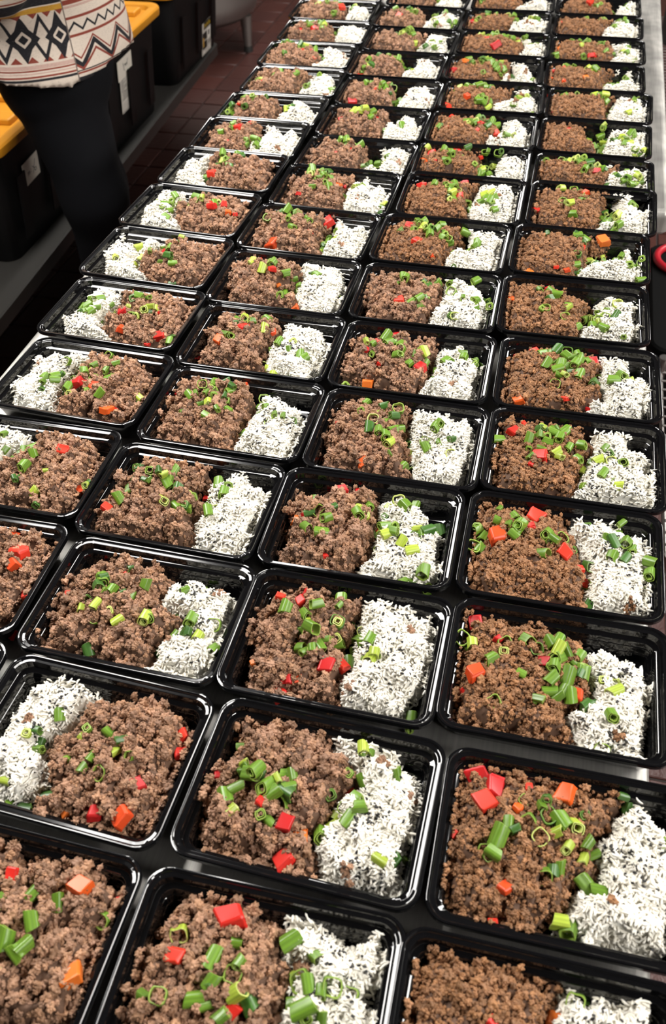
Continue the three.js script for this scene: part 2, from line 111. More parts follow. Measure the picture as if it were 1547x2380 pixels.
'6 3 -149 -1038 3 B -66 -68 -54 -68 -39 -68 -32 -68 -28 -68 -11 -62 -3 -68 8 -68 13 -68 24 -68 27 -50 22 -34 18 -18 21 -1 28 22 20 35 11 42 14 59 1 63 -19 65 -30 61 -43 64 -66 52 -76 48 -97 41 -97 24 -97 3 -97 -17 -97 -35 -88 -40 -94 -61 -72 -56 -64 -68 R 25 -53 37 -56 52 -52 66 -55 73 -38 89 -36 97 -10 90 8 91 37 92 64 74 63 50 62 31 61 16 61 12 45 29 24 27 1 29 -23 G -48 -44 Tm12 -38 -38 Tm73 -42 -25 Tm75 -26 -32 Tm61 -65 -20 Tm63 -61 -3 tm90 11 -27 Ty50 14 -14 Tm50 3 -27 tm80 -22 -8 Rm41 -22 12 Tm-40 -7 4 Tm62 0 -13 tm32 31 13 Tm70 32 -18 tm48 43 -13 Tm60 33 -2 tm-62 53 -18 tm32 68 -17 Tm72 81 -18 Rm39 87 -33 Td10 65 -28 tm78 -81 61 Tm51 -67 66 td12 P -36 -68 r19 -64 -47 r10 -70 -5 r10 11 9 r19 -56 51 o20 -45 22 r7',
'6 4 78 -1044 10 B -71 -68 -60 -68 -49 -68 -29 -68 -16 -68 -4 -68 7 -68 19 -68 27 -63 30 -58 42 -59 40 -47 31 -32 29 -13 34 0 38 16 29 32 14 46 12 59 -3 60 -23 58 -35 63 -51 61 -73 61 -97 58 -97 42 -97 31 -97 0 -97 -15 -97 -44 -90 -58 R 31 -66 39 -68 46 -68 58 -68 70 -65 67 -45 80 -33 93 -33 97 -16 97 12 93 27 86 59 74 62 55 61 33 57 15 56 15 43 36 26 37 2 30 -18 G -31 -81 Td46 -52 -50 Tm58 -42 -55 tm76 -16 -71 Rd36 -1 -65 Tm82 -17 -46 Tm-30 10 -45 Tm44 -43 -18 Tm75 -31 -32 tm57 -24 -25 Tm75 -29 -10 Tm-10 -5 -25 Tm65 1 -37 Tm82 -16 -21 tm29 -12 -11 td46 1 -4 Tm75 -30 23 Rm36 -26 6 tm-11 -21 -31 tm46 33 -33 Rm34 23 -14 tm44 28 -7 tm57 22 4 Td55 59 -19 Tm57 47 -6 Tm12 71 -18 ty42 86 -35 Tm29 -9 -41 tm44 P -61 -76 r15 7 -64 r10 21 -57 r15 -77 53 o16 -56 62 r15 -13 45 r12 -86 -51 r6 19 44 r8',
'7 1 -616 -1240 -30 B -16 -55 -5 -63 -7 -68 16 -68 29 -68 42 -68 62 -65 76 -68 90 -68 97 -50 97 -27 97 0 97 24 97 43 95 56 83 56 69 59 50 57 33 58 9 57 -9 33 -28 20 -41 0 -33 -16 -21 -24 -14 -40 R -76 58 -80 33 -89 21 -97 1 -97 -15 -97 -46 -93 -44 -97 -67 -82 -43 -64 -44 -55 -62 -33 -64 -15 -68 -13 -61 -20 -39 -33 -16 -37 7 -25 23 0 42 6 59 -22 58 -47 57 G -72 12 Ty106 -63 -19 td14 -48 -27 Ty61 -38 -10 Ty77 -40 15 Ty106 -28 -32 Tm99 -16 -25 Tm90 -16 -6 tm88 -3 -32 tm39 13 -23 Tm104 19 -55 tm-51 21 9 Tm58 12 14 tm38 38 23 Tm88 47 52 td48 18 -37 td50 P 2 -18 r16',
'7 2 -386 -1207 -6 B -97 -53 -97 -68 -97 -60 -84 -67 -78 -68 -64 -68 -52 -68 -44 -68 -35 -68 -21 -68 4 -63 17 -48 13 -30 12 -12 -12 1 -5 22 10 29 17 18 30 28 33 54 14 58 1 57 -24 57 -44 58 -63 55 -78 55 -90 20 -97 -7 -97 -25 R 6 -64 9 -68 20 -68 29 -68 48 -68 62 -64 75 -67 95 -30 92 -2 96 20 93 44 87 61 66 63 36 60 31 35 21 7 14 -12 21 -35 G -70 -48 Ty-28 -46 -65 Tm57 -31 -36 Tm80 -41 -11 Ty52 -4 -19 Tm36 -4 -5 Tm80 6 -7 Tm54 12 -22 Tm70 19 -14 Tm78 22 -25 tm89 3 15 Tm67 16 14 Ty44 5 29 Tm36 4 42 rm44 36 -34 td102 45 -28 Tm-50 89 10 Rm44 24 -32 tm89 7 -25 tm54 -42 -50 hm42 P -64 -60 r15 -26 -15 r14 -15 -6 o9 -11 55 r18 -22 63 r10 28 47 o15',
'7 3 -158 -1208 3 B -97 -54 -93 -66 -84 -68 -77 -68 -63 -68 -56 -68 -39 -68 -25 -68 -11 -68 4 -68 17 -63 19 -33 21 -14 16 3 7 21 9 43 3 56 -14 60 -31 60 -48 61 -67 61 -87 62 -89 43 -80 32 -95 19 -97 -22 R 17 -68 27 -68 41 -68 48 -66 62 -59 78 -52 90 -28 97 -4 92 19 92 50 75 57 53 58 26 58 2 54 10 42 9 21 17 0 24 -14 20 -43 G -45 -42 Tm83 -39 -26 Tm53 -49 -23 tm31 -4 -34 Td-55 9 -51 Tm-28 -21 -32 ty51 -12 -39 td73 -7 2 Td81 -2 2 tm81 -22 23 Tm51 -12 13 Tm64 -7 23 tm33 31 -46 Tm82 34 -26 Rm41 55 -64 Ty41 67 -68 Tm51 68 -50 hm41 88 -51 Td11 93 -37 Tm50 74 -8 Tm50 55 -1 tm88 78 7 tm50 49 45 Ry39 86 59 Tm62 92 10 td39 P -41 23 r21',
'7 4 64 -1218 9 B -97 -66 -95 -68 -78 -68 -67 -68 -56 -68 -42 -68 -34 -68 -11 -67 -7 -48 4 -47 19 -44 24 -54 30 -49 22 -32 16 -8 13 8 14 26 13 53 4 61 -9 60 -22 59 -40 60 -56 57 -77 62 -97 62 -92 43 -97 33 -97 2 -97 -15 -97 -43 R 37 -54 49 -59 61 -54 74 -57 81 -49 97 -43 91 -17 93 5 97 19 89 38 88 59 70 59 48 57 26 56 13 53 11 41 20 10 27 20 34 0 40 -32 G -54 -44 td91 -36 -40 Tm-49 -35 -14 Td49 -27 -26 Tm-33 -9 -9 Tm-13 -9 3 ty47 -42 14 Rm39 -12 23 Rm41 7 28 Tm47 10 -58 Tm59 16 -46 Tm47 18 -12 Tm57 28 -26 Ty41 22 5 Rm39 14 11 tm67 32 -14 ry39 39 -22 Ty47 38 15 Rm37 47 4 Rm39 31 29 Tm-61 45 39 Tm-61 49 -12 tm57 48 -62 Tm10 65 -30 Ry37 82 -52 Rm39 63 2 Td46 75 48 tm44 41 -37 tm57 P -95 -24 o15 -40 -74 r12',
'8 1 -618 -1408 -31 B -33 -57 -19 -61 -6 -65 13 -68 24 -68 36 -68 44 -68 59 -68 68 -62 79 -65 96 -36 97 -9 97 15 97 36 96 53 79 54 61 55 41 56 22 57 1 55 -9 33 -29 15 -37 -3 -32 -20 -24 -35 R -82 52 -83 33 -91 35 -93 3 -90 -14 -83 -20 -94 -38 -86 -62 -70 -68 -53 -68 -44 -68 -34 -61 -30 -68 -23 -68 -19 -65 -28 -51 -32 -20 -34 1 -20 21 -7 33 1 55 -22 57 -46 55 -64 51 G -74 -20 Rm51 -59 -15 Tm79 -66 -8 Tm63 -48 -17 Tm79 -47 -38 Tm-27 -40 -22 ty106 -54 6 rm50 -40 6 Tm41 -39 24 Tm-35 -34 -36 Tm105 -13 -12 tm-53 -10 -53 Tm63 1 -66 Ry51 3 -10 Tm15 12 -19 Rm50 36 -23 Tm-46 8 -35 tm97 P 44 6 r18 56 -20 r13 71 0 o13 82 -4 r10 41 60 r11 35 -9 r7',
'8 2 -389 -1374 -17 B -97 -68 -96 -67 -88 -68 -74 -68 -60 -68 -43 -68 -38 -68 -21 -68 -6 -64 0 -68 4 -68 23 -68 23 -54 14 -44 15 -26 8 -9 19 18 27 27 30 47 13 52 -6 49 -23 53 -45 55 -64 51 -92 51 -97 19 -94 10 -97 -6 -97 -33 -96 -39 R 33 29 27 13 37 3 36 -16 37 -38 27 -54 34 -67 46 -59 61 -43 75 -43 89 -46 97 -38 97 -15 97 6 97 28 97 52 80 54 56 52 37 49 28 38 G -84 -23 Rm47 -68 -53 Td47 -55 -50 Tm92 -43 -56 Tm59 -49 -35 Tm83 -31 4 Tm-28 -48 -12 Td59 -9 -27 Tm-41 22 13 Ty72 25 -29 Tm97 30 -3 Tm57 39 3 Tm72 43 -26 Tm57 24 -4 Tm38 43 63 Td15 P 14 -61 r23 -55 41 o23 -5 -4 r16',
'8 3 -161 -1378 -7 B -97 -56 -90 -62 -77 -68 -64 -68 -54 -68 -42 -68 -30 -68 -16 -68 0 -68 13 -68 21 -68 30 -60 32 -43 20 -40 17 -7 10 1 8 26 15 49 9 56 -8 56 -24 60 -48 54 -70 56 -82 59 -97 52 -97 21 -96 6 -97 -30 R 11 8 20 3 29 5 41 1 44 -32 41 -60 36 -68 46 -68 49 -68 57 -67 70 -62 78 -68 90 -59 97 -50 95 -24 92 1 97 24 94 51 77 58 53 56 29 56 16 55 12 32 G -53 -82 Tm68 -76 -27 tm55 -50 -63 Tm53 -43 -66 Tm68 -17 -54 Tm36 -11 -74 Tm54 -49 -48 tm53 -54 -33 Tm53 -38 -35 Ty-71 -26 -27 Tm91 -23 -13 Tm34 -15 -33 Tm75 -2 -22 Tm-30 7 -21 Rm44 18 -10 Tm96 -3 -35 tm36 30 -16 Tm53 41 -28 Tm75 30 -66 Tm11 32 3 Td65 53 10 Rm42 58 -10 Tm35 40 58 Tm74 27 65 Tm33 P -65 -46 r16 -41 10 r15 9 35 r10 -7 42 o8',
'8 4 66 -1388 0 B -97 -44 -86 -65 -75 -68 -63 -68 -51 -68 -40 -68 -24 -68 -10 -68 2 -68 7 -68 21 -68 27 -68 44 -68 48 -62 27 -51 15 -52 13 -23 9 -1 -1 22 -3 39 5 44 1 55 -16 55 -36 56 -61 54 -86 56 -97 43 -97 9 -97 -17 R -1 52 -3 39 8 23 23 14 29 2 46 2 56 -3 74 -14 67 -37 77 -54 86 -41 84 -16 96 6 97 29 91 56 77 53 51 55 22 54 G -57 -54 td85 -7 -75 Tm-37 -3 -50 Rd42 8 -65 Tm-35 -5 -1 Rd42 -5 13 Tm34 -4 26 td40 17 -32 Ty11 19 -20 Rm42 29 -18 Tm-62 41 -30 Tm70 57 -31 Tm61 48 -15 ry42 24 -2 Ty39 40 0 Ty40 30 2 tm60 58 -5 Tm70 66 -5 tm48 90 -17 Tm76 77 22 Tm75 87 8 tm60 100 2 Rm40 97 59 Tm48 58 14 td40 33 -43 hm40 90 -34 tm76 P 36 -67 O21 4 -35 r10 12 13 r18 -76 51 o13 -35 41 r10 -19 46 o12',
'9 1 -612 -1577 -11 B -58 -60 -49 -68 -47 -68 -26 -68 -8 -68 13 -68 24 -68 42 -68 54 -68 74 -66 77 -49 70 -39 93 -25 97 3 93 21 97 45 85 56 63 53 42 53 21 53 -2 50 -19 45 -34 22 -43 4 -34 -8 -21 -15 -25 -36 -42 -32 R -82 50 -94 23 -84 12 -92 -4 -94 -39 -90 -59 -72 -53 -61 -68 -44 -68 -46 -62 -51 -39 -57 -24 -46 0 -29 26 -18 49 -36 52 -61 50 G -29 -62 Tm63 -19 -48 Tm77 5 -73 Tm12 16 -47 Td62 -22 -29 Tm40 -13 -33 Tm87 -7 -39 Tm62 -42 -9 Ty77 -44 4 Tm61 -40 21 td49 -23 -5 Tm38 -15 -11 tm76 15 6 Td-41 58 63 Ty49 P -17 24 r20',
'9 2 -382 -1540 -11 B -97 -40 -93 -58 -76 -57 -71 -68 -61 -68 -45 -68 -35 -68 -32 -68 -17 -68 -8 -63 -1 -68 17 -68 23 -61 21 -40 8 -50 7 -21 15 6 21 28 21 52 3 51 -19 53 -43 50 -67 52 -89 52 -95 25 -88 12 -95 -19 R 26 51 19 29 17 -2 13 -34 25 -53 34 -63 46 -68 61 -40 74 -39 87 -37 97 -16 97 11 97 42 90 56 67 57 45 54 G -64 -42 Tm72 -59 -52 Tm12 -57 -34 Rm48 -44 -55 Tm58 -32 -68 Td59 -34 -34 Tm-44 -22 -38 Tm38 -41 -18 Tm83 -23 -13 Tm59 -12 1 Tm83 -47 10 tm38 12 -17 Ty97 31 -21 Ty96 44 -23 Tm13 96 25 Ty80 97 59 td45 P -6 -34 o15 3 -42 r9 -58 4 o7 -75 54 r17 -61 39 r11 1 19 r9',
'9 3 -150 -1553 -1 B -97 -38 -92 -48 -82 -67 -75 -56 -59 -68 -55 -68 -44 -68 -32 -68 -22 -68 -11 -68 1 -68 8 -68 23 -68 24 -54 12 -44 3 -30 14 -5 12 18 18 43 26 49 13 56 -13 53 -39 55 -65 56 -93 50 -97 33 -96 13 -97 -18 R 12 7 23 -3 32 -13 19 -37 21 -58 33 -68 43 -68 54 -68 68 -68 79 -68 90 -56 95 -53 93 -21 96 5 95 35 93 53 75 54 51 56 28 53 17 33 G -57 -36 Tm78 -27 -24 Tm66 -20 -41 Tm55 -13 -26 Rm45 -23 -1 Tm-59 -14 13 Tm-49 7 -16 Tm-50 16 -8 Tm34 17 7 Tm-49 27 -18 Rm45 37 -24 Ty44 48 -28 Ty44 41 -6 Tm81 56 -1 Tm81 49 12 Tm53 34 4 Tm36 61 34 Tm-15 -71 58 Tm54 -37 -36 tm68 P -4 -65 r17 -81 -35 r16 -6 -2 r14 10 61 r10 24 64 r10 -31 -43 r6',
'9 4 79 -1558 -3 B -90 -68 -78 -68 -66 -68 -60 -68 -43 -68 -30 -68 -13 -68 1 -68 13 -68 25 -68 29 -65 23 -41 15 -13 16 6 11 36 2 52 -13 47 -29 51 -50 55 -75 53 -96 51 -93 21 -97 1 -97 -20 -97 -38 -97 -54 -88 -61 R 5 54 15 35 31 25 36 9 51 -5 47 -41 39 -63 32 -68 42 -68 56 -68 70 -68 75 -51 84 -23 97 -22 97 -1 94 25 94 50 77 51 52 52 28 53 G -35 -87 Rm43 -57 -71 Ty52 -29 -64 td44 -52 -6 Rm42 -38 8 Ty33 -31 31 Tm-35 -13 -34 hm44 21 -16 Tm71 26 -40 Td35 34 -8 Td52 44 -6 Tm62 41 -22 Tm36 33 7 Rm42 20 24 Rm42 27 37 Tm-65 41 47 Tm-12 46 12 tm51 67 -29 Tm50 79 -33 Ty44 87 -26 Ry42 40 -39 hm41 -20 -24 tm33 P -44 -67 r10 -15 -53 o15 -100 6 r13 -40 56 r9',
'10 1 -609 -1736 -3 B -90 -50 -82 -67 -64 -60 -59 -68 -47 -68 -31 -66 -19 -68 0 -67 11 -38 0 -15 -4 0 0 25 8 52 -13 51 -36 51 -62 51 -86 51 -92 32 -87 11 -97 -22 -85 -30 R 7 43 -1 15 0 -15 16 -13 27 -25 12 -68 27 -68 43 -59 59 -42 71 -55 95 -44 97 -5 97 19 97 57 89 55 59 52 28 48 G -65 -4 Tm38 -48 -35 Tm62 -13 -3 Tm11 -6 16 Tm87 9 -2 Tm62 21 -25 Tm86 18 6 Tm76 19 26 Tm93 -47 -22 tm40 P -34 -25 r19 -15 -51 r10 -42 25 r6',
'10 2 -377 -1691 -10 B -97 -68 -91 -68 -72 -68 -69 -68 -53 -68 -38 -68 -35 -68 -22 -68 -7 -68 7 -68 9 -50 18 -18 12 -3 5 12 15 28 0 36 -25 32 -52 28 -82 31 -97 15 -95 -9 -97 -37 -91 -48 R 9 2 23 -5 44 13 52 -3 42 -52 35 -68 39 -68 56 -68 68 -67 89 -66 97 -45 95 -17 97 19 97 41 70 35 44 26 23 31 G -56 -66 Tm97 -45 -58 Tm12 -34 -56 Tm37 -25 -67 Rm49 -30 -42 Tm61 -22 -48 tm37 -1 -39 Tm58 18 -37 Tm89 34 -45 Tm94 40 -19 Rm47 53 -26 Ty49 33 11 Rm47 39 32 Rm46 46 8 Tm39 24 8 td46 P -65 31 r19 -46 34 o17 -45 -8 r8 -19 -27 r6',
'10 3 -151 -1703 11 B -97 -44 -97 -64 -92 -68 -76 -65 -61 -68 -50 -68 -37 -68 -24 -68 -15 -68 -5 -68 12 -68 10 -57 9 -30 15 -6 10 20 -9 24 -32 19 -55 23 -77 22 -97 18 -97 -11 R 13 28 23 18 46 18 60 3 50 -20 45 -58 54 -68 67 -68 69 -58 83 -51 97 -46 97 -21 97 5 95 30 74 29 47 30 G -101 -73 Ty47 -61 -48 Tm37 -50 -50 Tm68 -45 -29 Tm77 -55 -10 Tm55 -47 6 Tm67 -27 -28 Rm44 -17 -51 Tm76 18 -80 Rm44 18 -27 Tm37 25 -54 Tm76 39 -60 Ty54 44 -79 Rm45 30 6 Tm55 24 22 Tm34 40 16 Tm75 52 14 Tm66 3 35 Tm54 16 -44 Ty45 34 -25 Tm34 11 -8 Tm82 P -97 -20 o18 -87 -60 r18 -41 -72 r22 -30 -76 o16 11 -74 r11 -73 -9 r9',
'10 4 77 -1693 -1 B -97 -61 -94 -67 -82 -68 -74 -68 -59 -68 -52 -68 -30 -68 -7 -68 9 -68 13 -56 21 -41 37 -68 51 -68 46 -46 38 -21 32 2 20 12 -3 17 -19 16 -39 13 -62 13 -93 15 -97 -6 R 20 24 17 -6 25 -27 21 -65 30 -68 34 -68 51 -39 61 -49 71 -67 82 -68 94 -55 97 -54 97 -26 94 -9 97 12 78 16 46 19 G -90 -66 Tm67 -62 -48 Rm44 -47 -58 Ty45 -38 -80 Rm45 -34 -65 Ty45 -24 -71 Ty53 -12 -59 Rm44 -33 -45 Tm53 -17 -13 Tm72 -6 -31 Tm64 7 -37 Ty42 24 -36 Tm72 15 -35 Tm35 51 -38 Tm84 61 -34 Tm77 42 -9 Tm52 55 7 Tm33 63 -2 Tm62 71 8 Tm62 78 -35 Tm10 86 -29 Tm77 86 -4 tm35 27 13 td42 -55 -73 tm37 -28 -86 tm54 P -68 -87 r13 5 -15 r14',
'11 1 -608 -1890 2 B -97 -8 -93 -38 -87 -63 -81 -68 -57 -68 -43 -68 -47 -68 -35 -68 -28 -68 -4 -68 9 -45 5 -16 8 16 -12 26 -41 25 -62 29 -87 23 R 15 26 12 5 21 -19 14 -52 25 -60 36 -62 47 -68 71 -51 96 -16 97 21 96 43 68 32 38 27 G -94 1 Tm88 -93 -11 Tm79 -77 -48 Tm88 -46 -28 Tm93 -59 8 Td101 -31 -60 Tm40 15 -8 Tm76 29 -8 Ty50 35 -31 Td63 -91 23 tm88 10 26 td50 P -72 30 r17 2 33 r21 -73 3 r9',
'11 2 -377 -1858 3 B -89 -68 -76 -68 -59 -68 -53 -68 -49 -68 -36 -68 -29 -60 -12 -53 -6 -68 1 -68 23 -65 27 -44 17 -26 20 5 23 41 4 39 -26 40 -57 40 -91 36 -92 5 -85 -12 -94 -43 -85 -61 R 24 45 21 10 21 -11 38 -14 46 -47 43 -63 56 -68 74 -57 83 -53 97 -13 97 22 97 53 71 48 45 46 G -45 -45 Ty50 -34 -44 Ty39 -19 -55 Tm38 -25 -29 Ty48 -13 -21 Tm72 -11 -37 Tm59 26 -7 Tm10 38 -22 Tm71 61 2 Tm92 -34 -33 tm59 P -70 -70 r13 -75 -17 r12 2 -37 r13',
'11 3 -151 -1867 8 B -97 -68 -82 -68 -61 -68 -45 -68 -28 -68 -18 -68 -3 -68 1 -68 15 -68 32 -37 39 -14 31 2 8 16 6 35 6 49 -13 48 -37 47 -65 47 -97 44 -97 2 -97 -22 -97 -38 R 11 48 7 30 28 12 42 -9 43 -38 35 -62 42 -68 58 -68 73 -58 89 -32 95 -14 92 15 94 47 70 52 40 52 G -16 -67 Tm77 -36 -25 Tm36 -26 -21 Tm55 -18 -20 Tm68 -90 -17 Td47 24 -65 Tm10 29 -36 Tm35 16 -33 Tm56 8 -12 Td56 66 11 Ty75 50 28 Tm54 22 -49 tm68 -8 -49 tm-54 P -69 -49 r12 -75 -3 r11 10 -65 r13 -6 -17 r12 -10 3 r10 27 -9 r17 42 -20 r13 -24 48 r18 0 51 r13 1 -58 r10',
'11 4 74 -1866 -5 B -97 -59 -97 -68 -84 -68 -70 -68 -59 -65 -47 -68 -35 -68 -22 -68 -17 -50 -19 -23 -11 -2 5 -1 6 29 15 44 -5 48 -31 49 -57 45 -96 49 -97 16 -97 -11 -97 -37 R 17 48 18 23 23 0 25 -31 27 -58 36 -68 52 -68 68 -67 84 -61 94 -68 97 -46 97 -15 97 10 97 44 73 49 41 52 G -13 -56 Tm38 -17 -33 Ry45 15 -82 Tm74 12 -63 Tm85 24 -63 Ry45 14 -43 Rm45 8 -26 Tm54 21 -24 Tm37 -1 -7 Tm66 -8 3 Tm54 14 -1 Tm79 12 30 Tm54 18 11 Tm36 37 16 Td73 44 -3 Tm84 56 3 ty37 67 14 Ty45 58 20 Tm64 75 -35 Tm72 71 -13 Tm53 79 37 Rm44 96 30 Ty73 -26 -13 ty55 3 -21 Tm65 P -54 -44 r12 -1 -36 o10 -35 49 r22',
'12 1 -605 -2058 -1 B -97 -17 -97 -50 -94 -68 -76 -68 -62 -62 -45 -60 -34 -68 -29 -68 -19 -68 -9 -68 5 -68 25 -68 23 -50 5 -26 12 -1 11 25 11 46 -15 45 -43 50 -73 51 -93 44 -97 4 R 18 44 18 24 17 -2 33 -10 32 -52 29 -68 46 -60 60 -67 79 -55 91 -30 97 4 97 35 93 51 61 52 G -88 -29 Tm88 -88 -8 Tm100 -47 -53 Tm41 -36 -60 Ty53 -51 -20 Tm94 -5 -33 Tm63 11 -25 Tm86 19 -11 Tm63 30 -23 Tm93 30 13 Tm41 93 15 Tm62 48 -48 Tm76 46 61 Tm41 -83 2 tm100 P -67 23 r10 -28 -8 r10 14 41 r15',
'12 2 -375 -2024 5 B -97 -4 -97 -35 -97 -68 -82 -68 -63 -68 -41 -65 -25 -68 -6 -62 3 -53 3 -28 6 1 14 38 9 49 -19 49 -47 50 -80 45 -97 29 R 18 47 21 23 29 2 30 -33 24 -57 33 -58 47 -66 60 -68 76 -65 90 -37 97 -19 97 10 97 48 74 52 46 52 G -62 -46 Tm62 -50 -42 Tm40 -46 -68 Tm74 -30 -66 Tm82 -35 -44 Tm89 -3 -66 Rm50 19 -39 Tm81 5 -12 Rm49 26 -10 Tm59 25 10 Tm73 17 25 Tm81 -14 -23 Tm40 -27 -11 tm82 -5 -35 tm40 -22 -27 Tm60 14 -18 Tm72 -48 -58 Tm60 P -77 39 r24 -19 -79 r11 -35 -7 r9 -14 -51 r8',
'12 3 -149 -2042 20 B -97 -55 -89 -67 -73 -65 -58 -68 -39 -68 -20 -68 -4 -68 16 -68 38 -68 37 -60 30 -30 24 -5 1 8 2 41 -14 44 -50 44 -77 43 -97 38 -97 4 -96 -21 R 2 45 1 13 17 1 33 -1 46 -22 54 -57 44 -68 56 -68 76 -68 84 -28 95 -11 94 22 91 50 58 51 31 46 G -82 -59 Tm69 -72 -63 Tm37 -61 -69 Tm69 -44 -80 Tm-66 -24 -80 Tm76 -36 -48 Tm55 -22 -55 Tm8 -9 -57 Tm68 -25 14 Tm76 -30 33 Tm56 -18 31 Tm68 -6 6 Tm75 0 10 Tm55 -8 35 Ty45 38 -54 Tm82 34 -24 Tm76 53 -2 Tm91 68 -24 Rm45 72 -6 Tm55 46 32 Rm45 74 53 Rm44 85 63 tm37 P -98 36 r20 -56 16 o16 12 -73 r11 -75 51 r11',
'12 4 77 -2035 -8 B -97 -48 -93 -68 -81 -63 -70 -68 -62 -68 -52 -68 -38 -68 -26 -68 -11 -68 6 -68 24 -68 39 -68 41 -68 27 -64 15 -33 19 -6 21 30 16 47 -4 44 -21 44 -56 46 -91 44 -97 22 -97 0 R 23 48 21 -2 31 -13 29 -55 40 -68 41 -68 50 -68 56 -68 67 -63 76 -64 92 -62 97 -31 96 11 96 40 64 44 G -75 -50 Tm37 -49 -72 Tm56 -29 -65 Tm75 -2 -52 Tm76 5 -82 Tm57 14 -50 Tm81 18 -27 Tm56 23 -9 Tm38 31 -58 Tm67 29 -1 tm56 70 -35 Tm74 61 23 Ty46 71 9 Tm56 80 -51 hm47 -11 -79 Ty40 P -52 -104 r13 -11 -92 r9 -39 51 r13 -96 21 r7',
'13 1 -616 -2228 7 B -97 -57 -89 -59 -80 -68 -64 -68 -40 -67 -29 -45 -12 -59 -2 -67 16 -46 31 -19 33 16 17 23 7 36 -17 41 -54 41 -92 41 -97 13 -97 -16 R 8 42 19 23 36 4 32 -30 21 -68 30 -68 46 -63 63 -65 85 -57 97 -18 97 21 92 50 61 50 33 50 G -82 -97 Tm94 -71 -105 Tm65 -53 -82 Tm87 -59 -76 Tm43 -39 -79 Tm78 -29 -68 Tm65 -40 -60 Tm93 -14 -68 Tm65 1 -67 Tm86 14 -45 Tm64 28 -29 Tm42 36 -24 Tm77 -55 8 Td87 -60 -120 tm43 -69 -81 tm65 -31 -92 tm93 P -16 -14 r10 -2 -19 r14 18 10 r7 -9 -87 r7',
'13 2 -391 -2197 8 B -97 -66 -97 -68 -83 -68 -73 -68 -65 -68 -50 -68 -35 -68 -30 -68 -14 -68 -7 -68 6 -61 12 -23 10 5 11 38 -9 47 -39 45 -59 44 -96 39 -97 12 -83 -7 -97 -32 R 14 42 13 10 26 -3 42 -16 36 -54 39 -68 57 -68 67 -68 77 -50 94 -36 97 -3 97 23 97 49 69 50 40 49 G -54 -83 Td94 -33 -85 Tm10 -17 -42 Tm61 -4 -36 Tm74 7 -49 Tm60 19 -40 Tm88 23 -18 Tm41 34 -13 Tm82 41 -3 Tm60 -73 26 Tm95 -65 13 Ty50 -71 -11 Tm83 -69 -62 td51 24 -52 Tm73 38 8 ty50 P -23 -2 r18 -81 35 r15 -76 50 o12',
'13 3 -164 -2212 18 B -97 -3 -97 -53 -87 -67 -70 -68 -54 -68 -39 -68 -23 -68 3 -68 10 -68 34 -67 34 -34 32 -6 13 12 12 44 -14 47 -46 47 -75 46 -97 35 R 15 49 18 17 30 5 49 23 55 -4 49 -36 35 -68 41 -68 55 -68 62 -68 77 -62 80 -25 92 1 95 48 67 46 39 48 G -66 -57 Tm70 -29 -74 Tm77 -36 -56 Tm57 -26 -40 Tm69 -33 -28 Tm84 -18 -36 Tm38 -9 -20 Tm77 5 -1 Tm77 0 -11 Tm83 16 8 Tm57 21 -14 Tm77 -56 -20 Td93 -24 27 Tm-67 42 -12 Ty47 51 -3 Tm57 45 25 Tm77 59 44 Tm37 90 -18 Ty76 -9 -76 tm58 8 -29 Tm70 86 25 td46 P -97 -5 r22 -52 -71 r12 -71 -28 o15 31 -35 o10',
'13 4 62 -2202 6 B -97 -23 -97 -62 -88 -68 -77 -68 -63 -68 -42 -68 -27 -68 -15 -68 4 -68 15 -68 32 -68 44 -68 45 -68 31 -56 24 -29 17 3 19 28 -1 42 -19 35 -43 34 -71 39 -97 38 -97 3 R 19 33 21 2 48 14 58 -3 78 -38 70 -68 47 -68 49 -68 60 -68 72 -68 85 -68 85 -39 97 -6 97 25 97 45 67 41 39 41 G -64 -83 Tm76 -52 -74 ty57 -23 -62 Tm39 -6 -68 Tm67 -17 -37 Ty46 -4 -39 Ty55 29 -7 Tm67 38 -3 Tm55 49 -16 Tm79 62 -28 Tm74 68 2 Tm67 52 15 Tm54 32 -28 Ty46 43 -30 Tm38 P -67 -102 r19 -95 -48 r14 -91 46 r16 -100 -10 o12 -65 22 o11 -18 3 o15 -18 39 r16 -33 -80 o9',
'14 1 -616 -2398 13 B -97 -14 -94 -58 -87 -68 -71 -68 -59 -68 -38 -68 -15 -68 1 -68 12 -61 21 -14 18 28 0 43 -25 40 -52 33 -92 21 R 27 39 25 -13 23 -44 31 -68 48 -66 53 -68 67 -68 81 -68 97 -49 97 4 97 40 71 47 G -79 -59 Tm78 -62 -49 Tm66 -56 -68 Tm87 -35 -59 Tm-54 -27 -48 Tm42 -27 -79 Tm66 -22 -74 Tm77 -45 -14 Tm93 -13 -25 Tm65 -6 10 Tm96 12 -54 Tm91 22 -43 Tm77 29 -46 Tm85 30 32 Tm42 -46 -70 Tm78 -63 -36 tm43 P -30 -8 r20 -67 -6 r12 -8 40 r16',
'14 2 -386 -2367 5 B -97 -50 -97 -68 -89 -68 -86 -68 -74 -68 -65 -68 -49 -68 -38 -68 -28 -68 -17 -68 5 -68 12 -68 27 -68 24 -54 22 -18 9 -5 15 39 -31 41 -90 34 -97 8 R 14 29 28 -8 23 -36 32 -68 43 -68 63 -68 77 -68 82 -34 90 -7 96 37 66 36 37 36 G -37 -49 Tm75 -28 -56 Tm41 -26 -9 Ty51 -19 -40 Tm89 -9 -47 Tm88 -8 -77 Tm10 -3 -25 Tm62 16 -15 Tm82 3 -14 Ty51 70 -13 Tm92 51 7 Rm50 60 23 Tm82 92 -5 Tm61 19 13 Tm41 37 27 Td73 -16 -52 Tm62 -35 -25 Tm89 P -77 -1 r7',
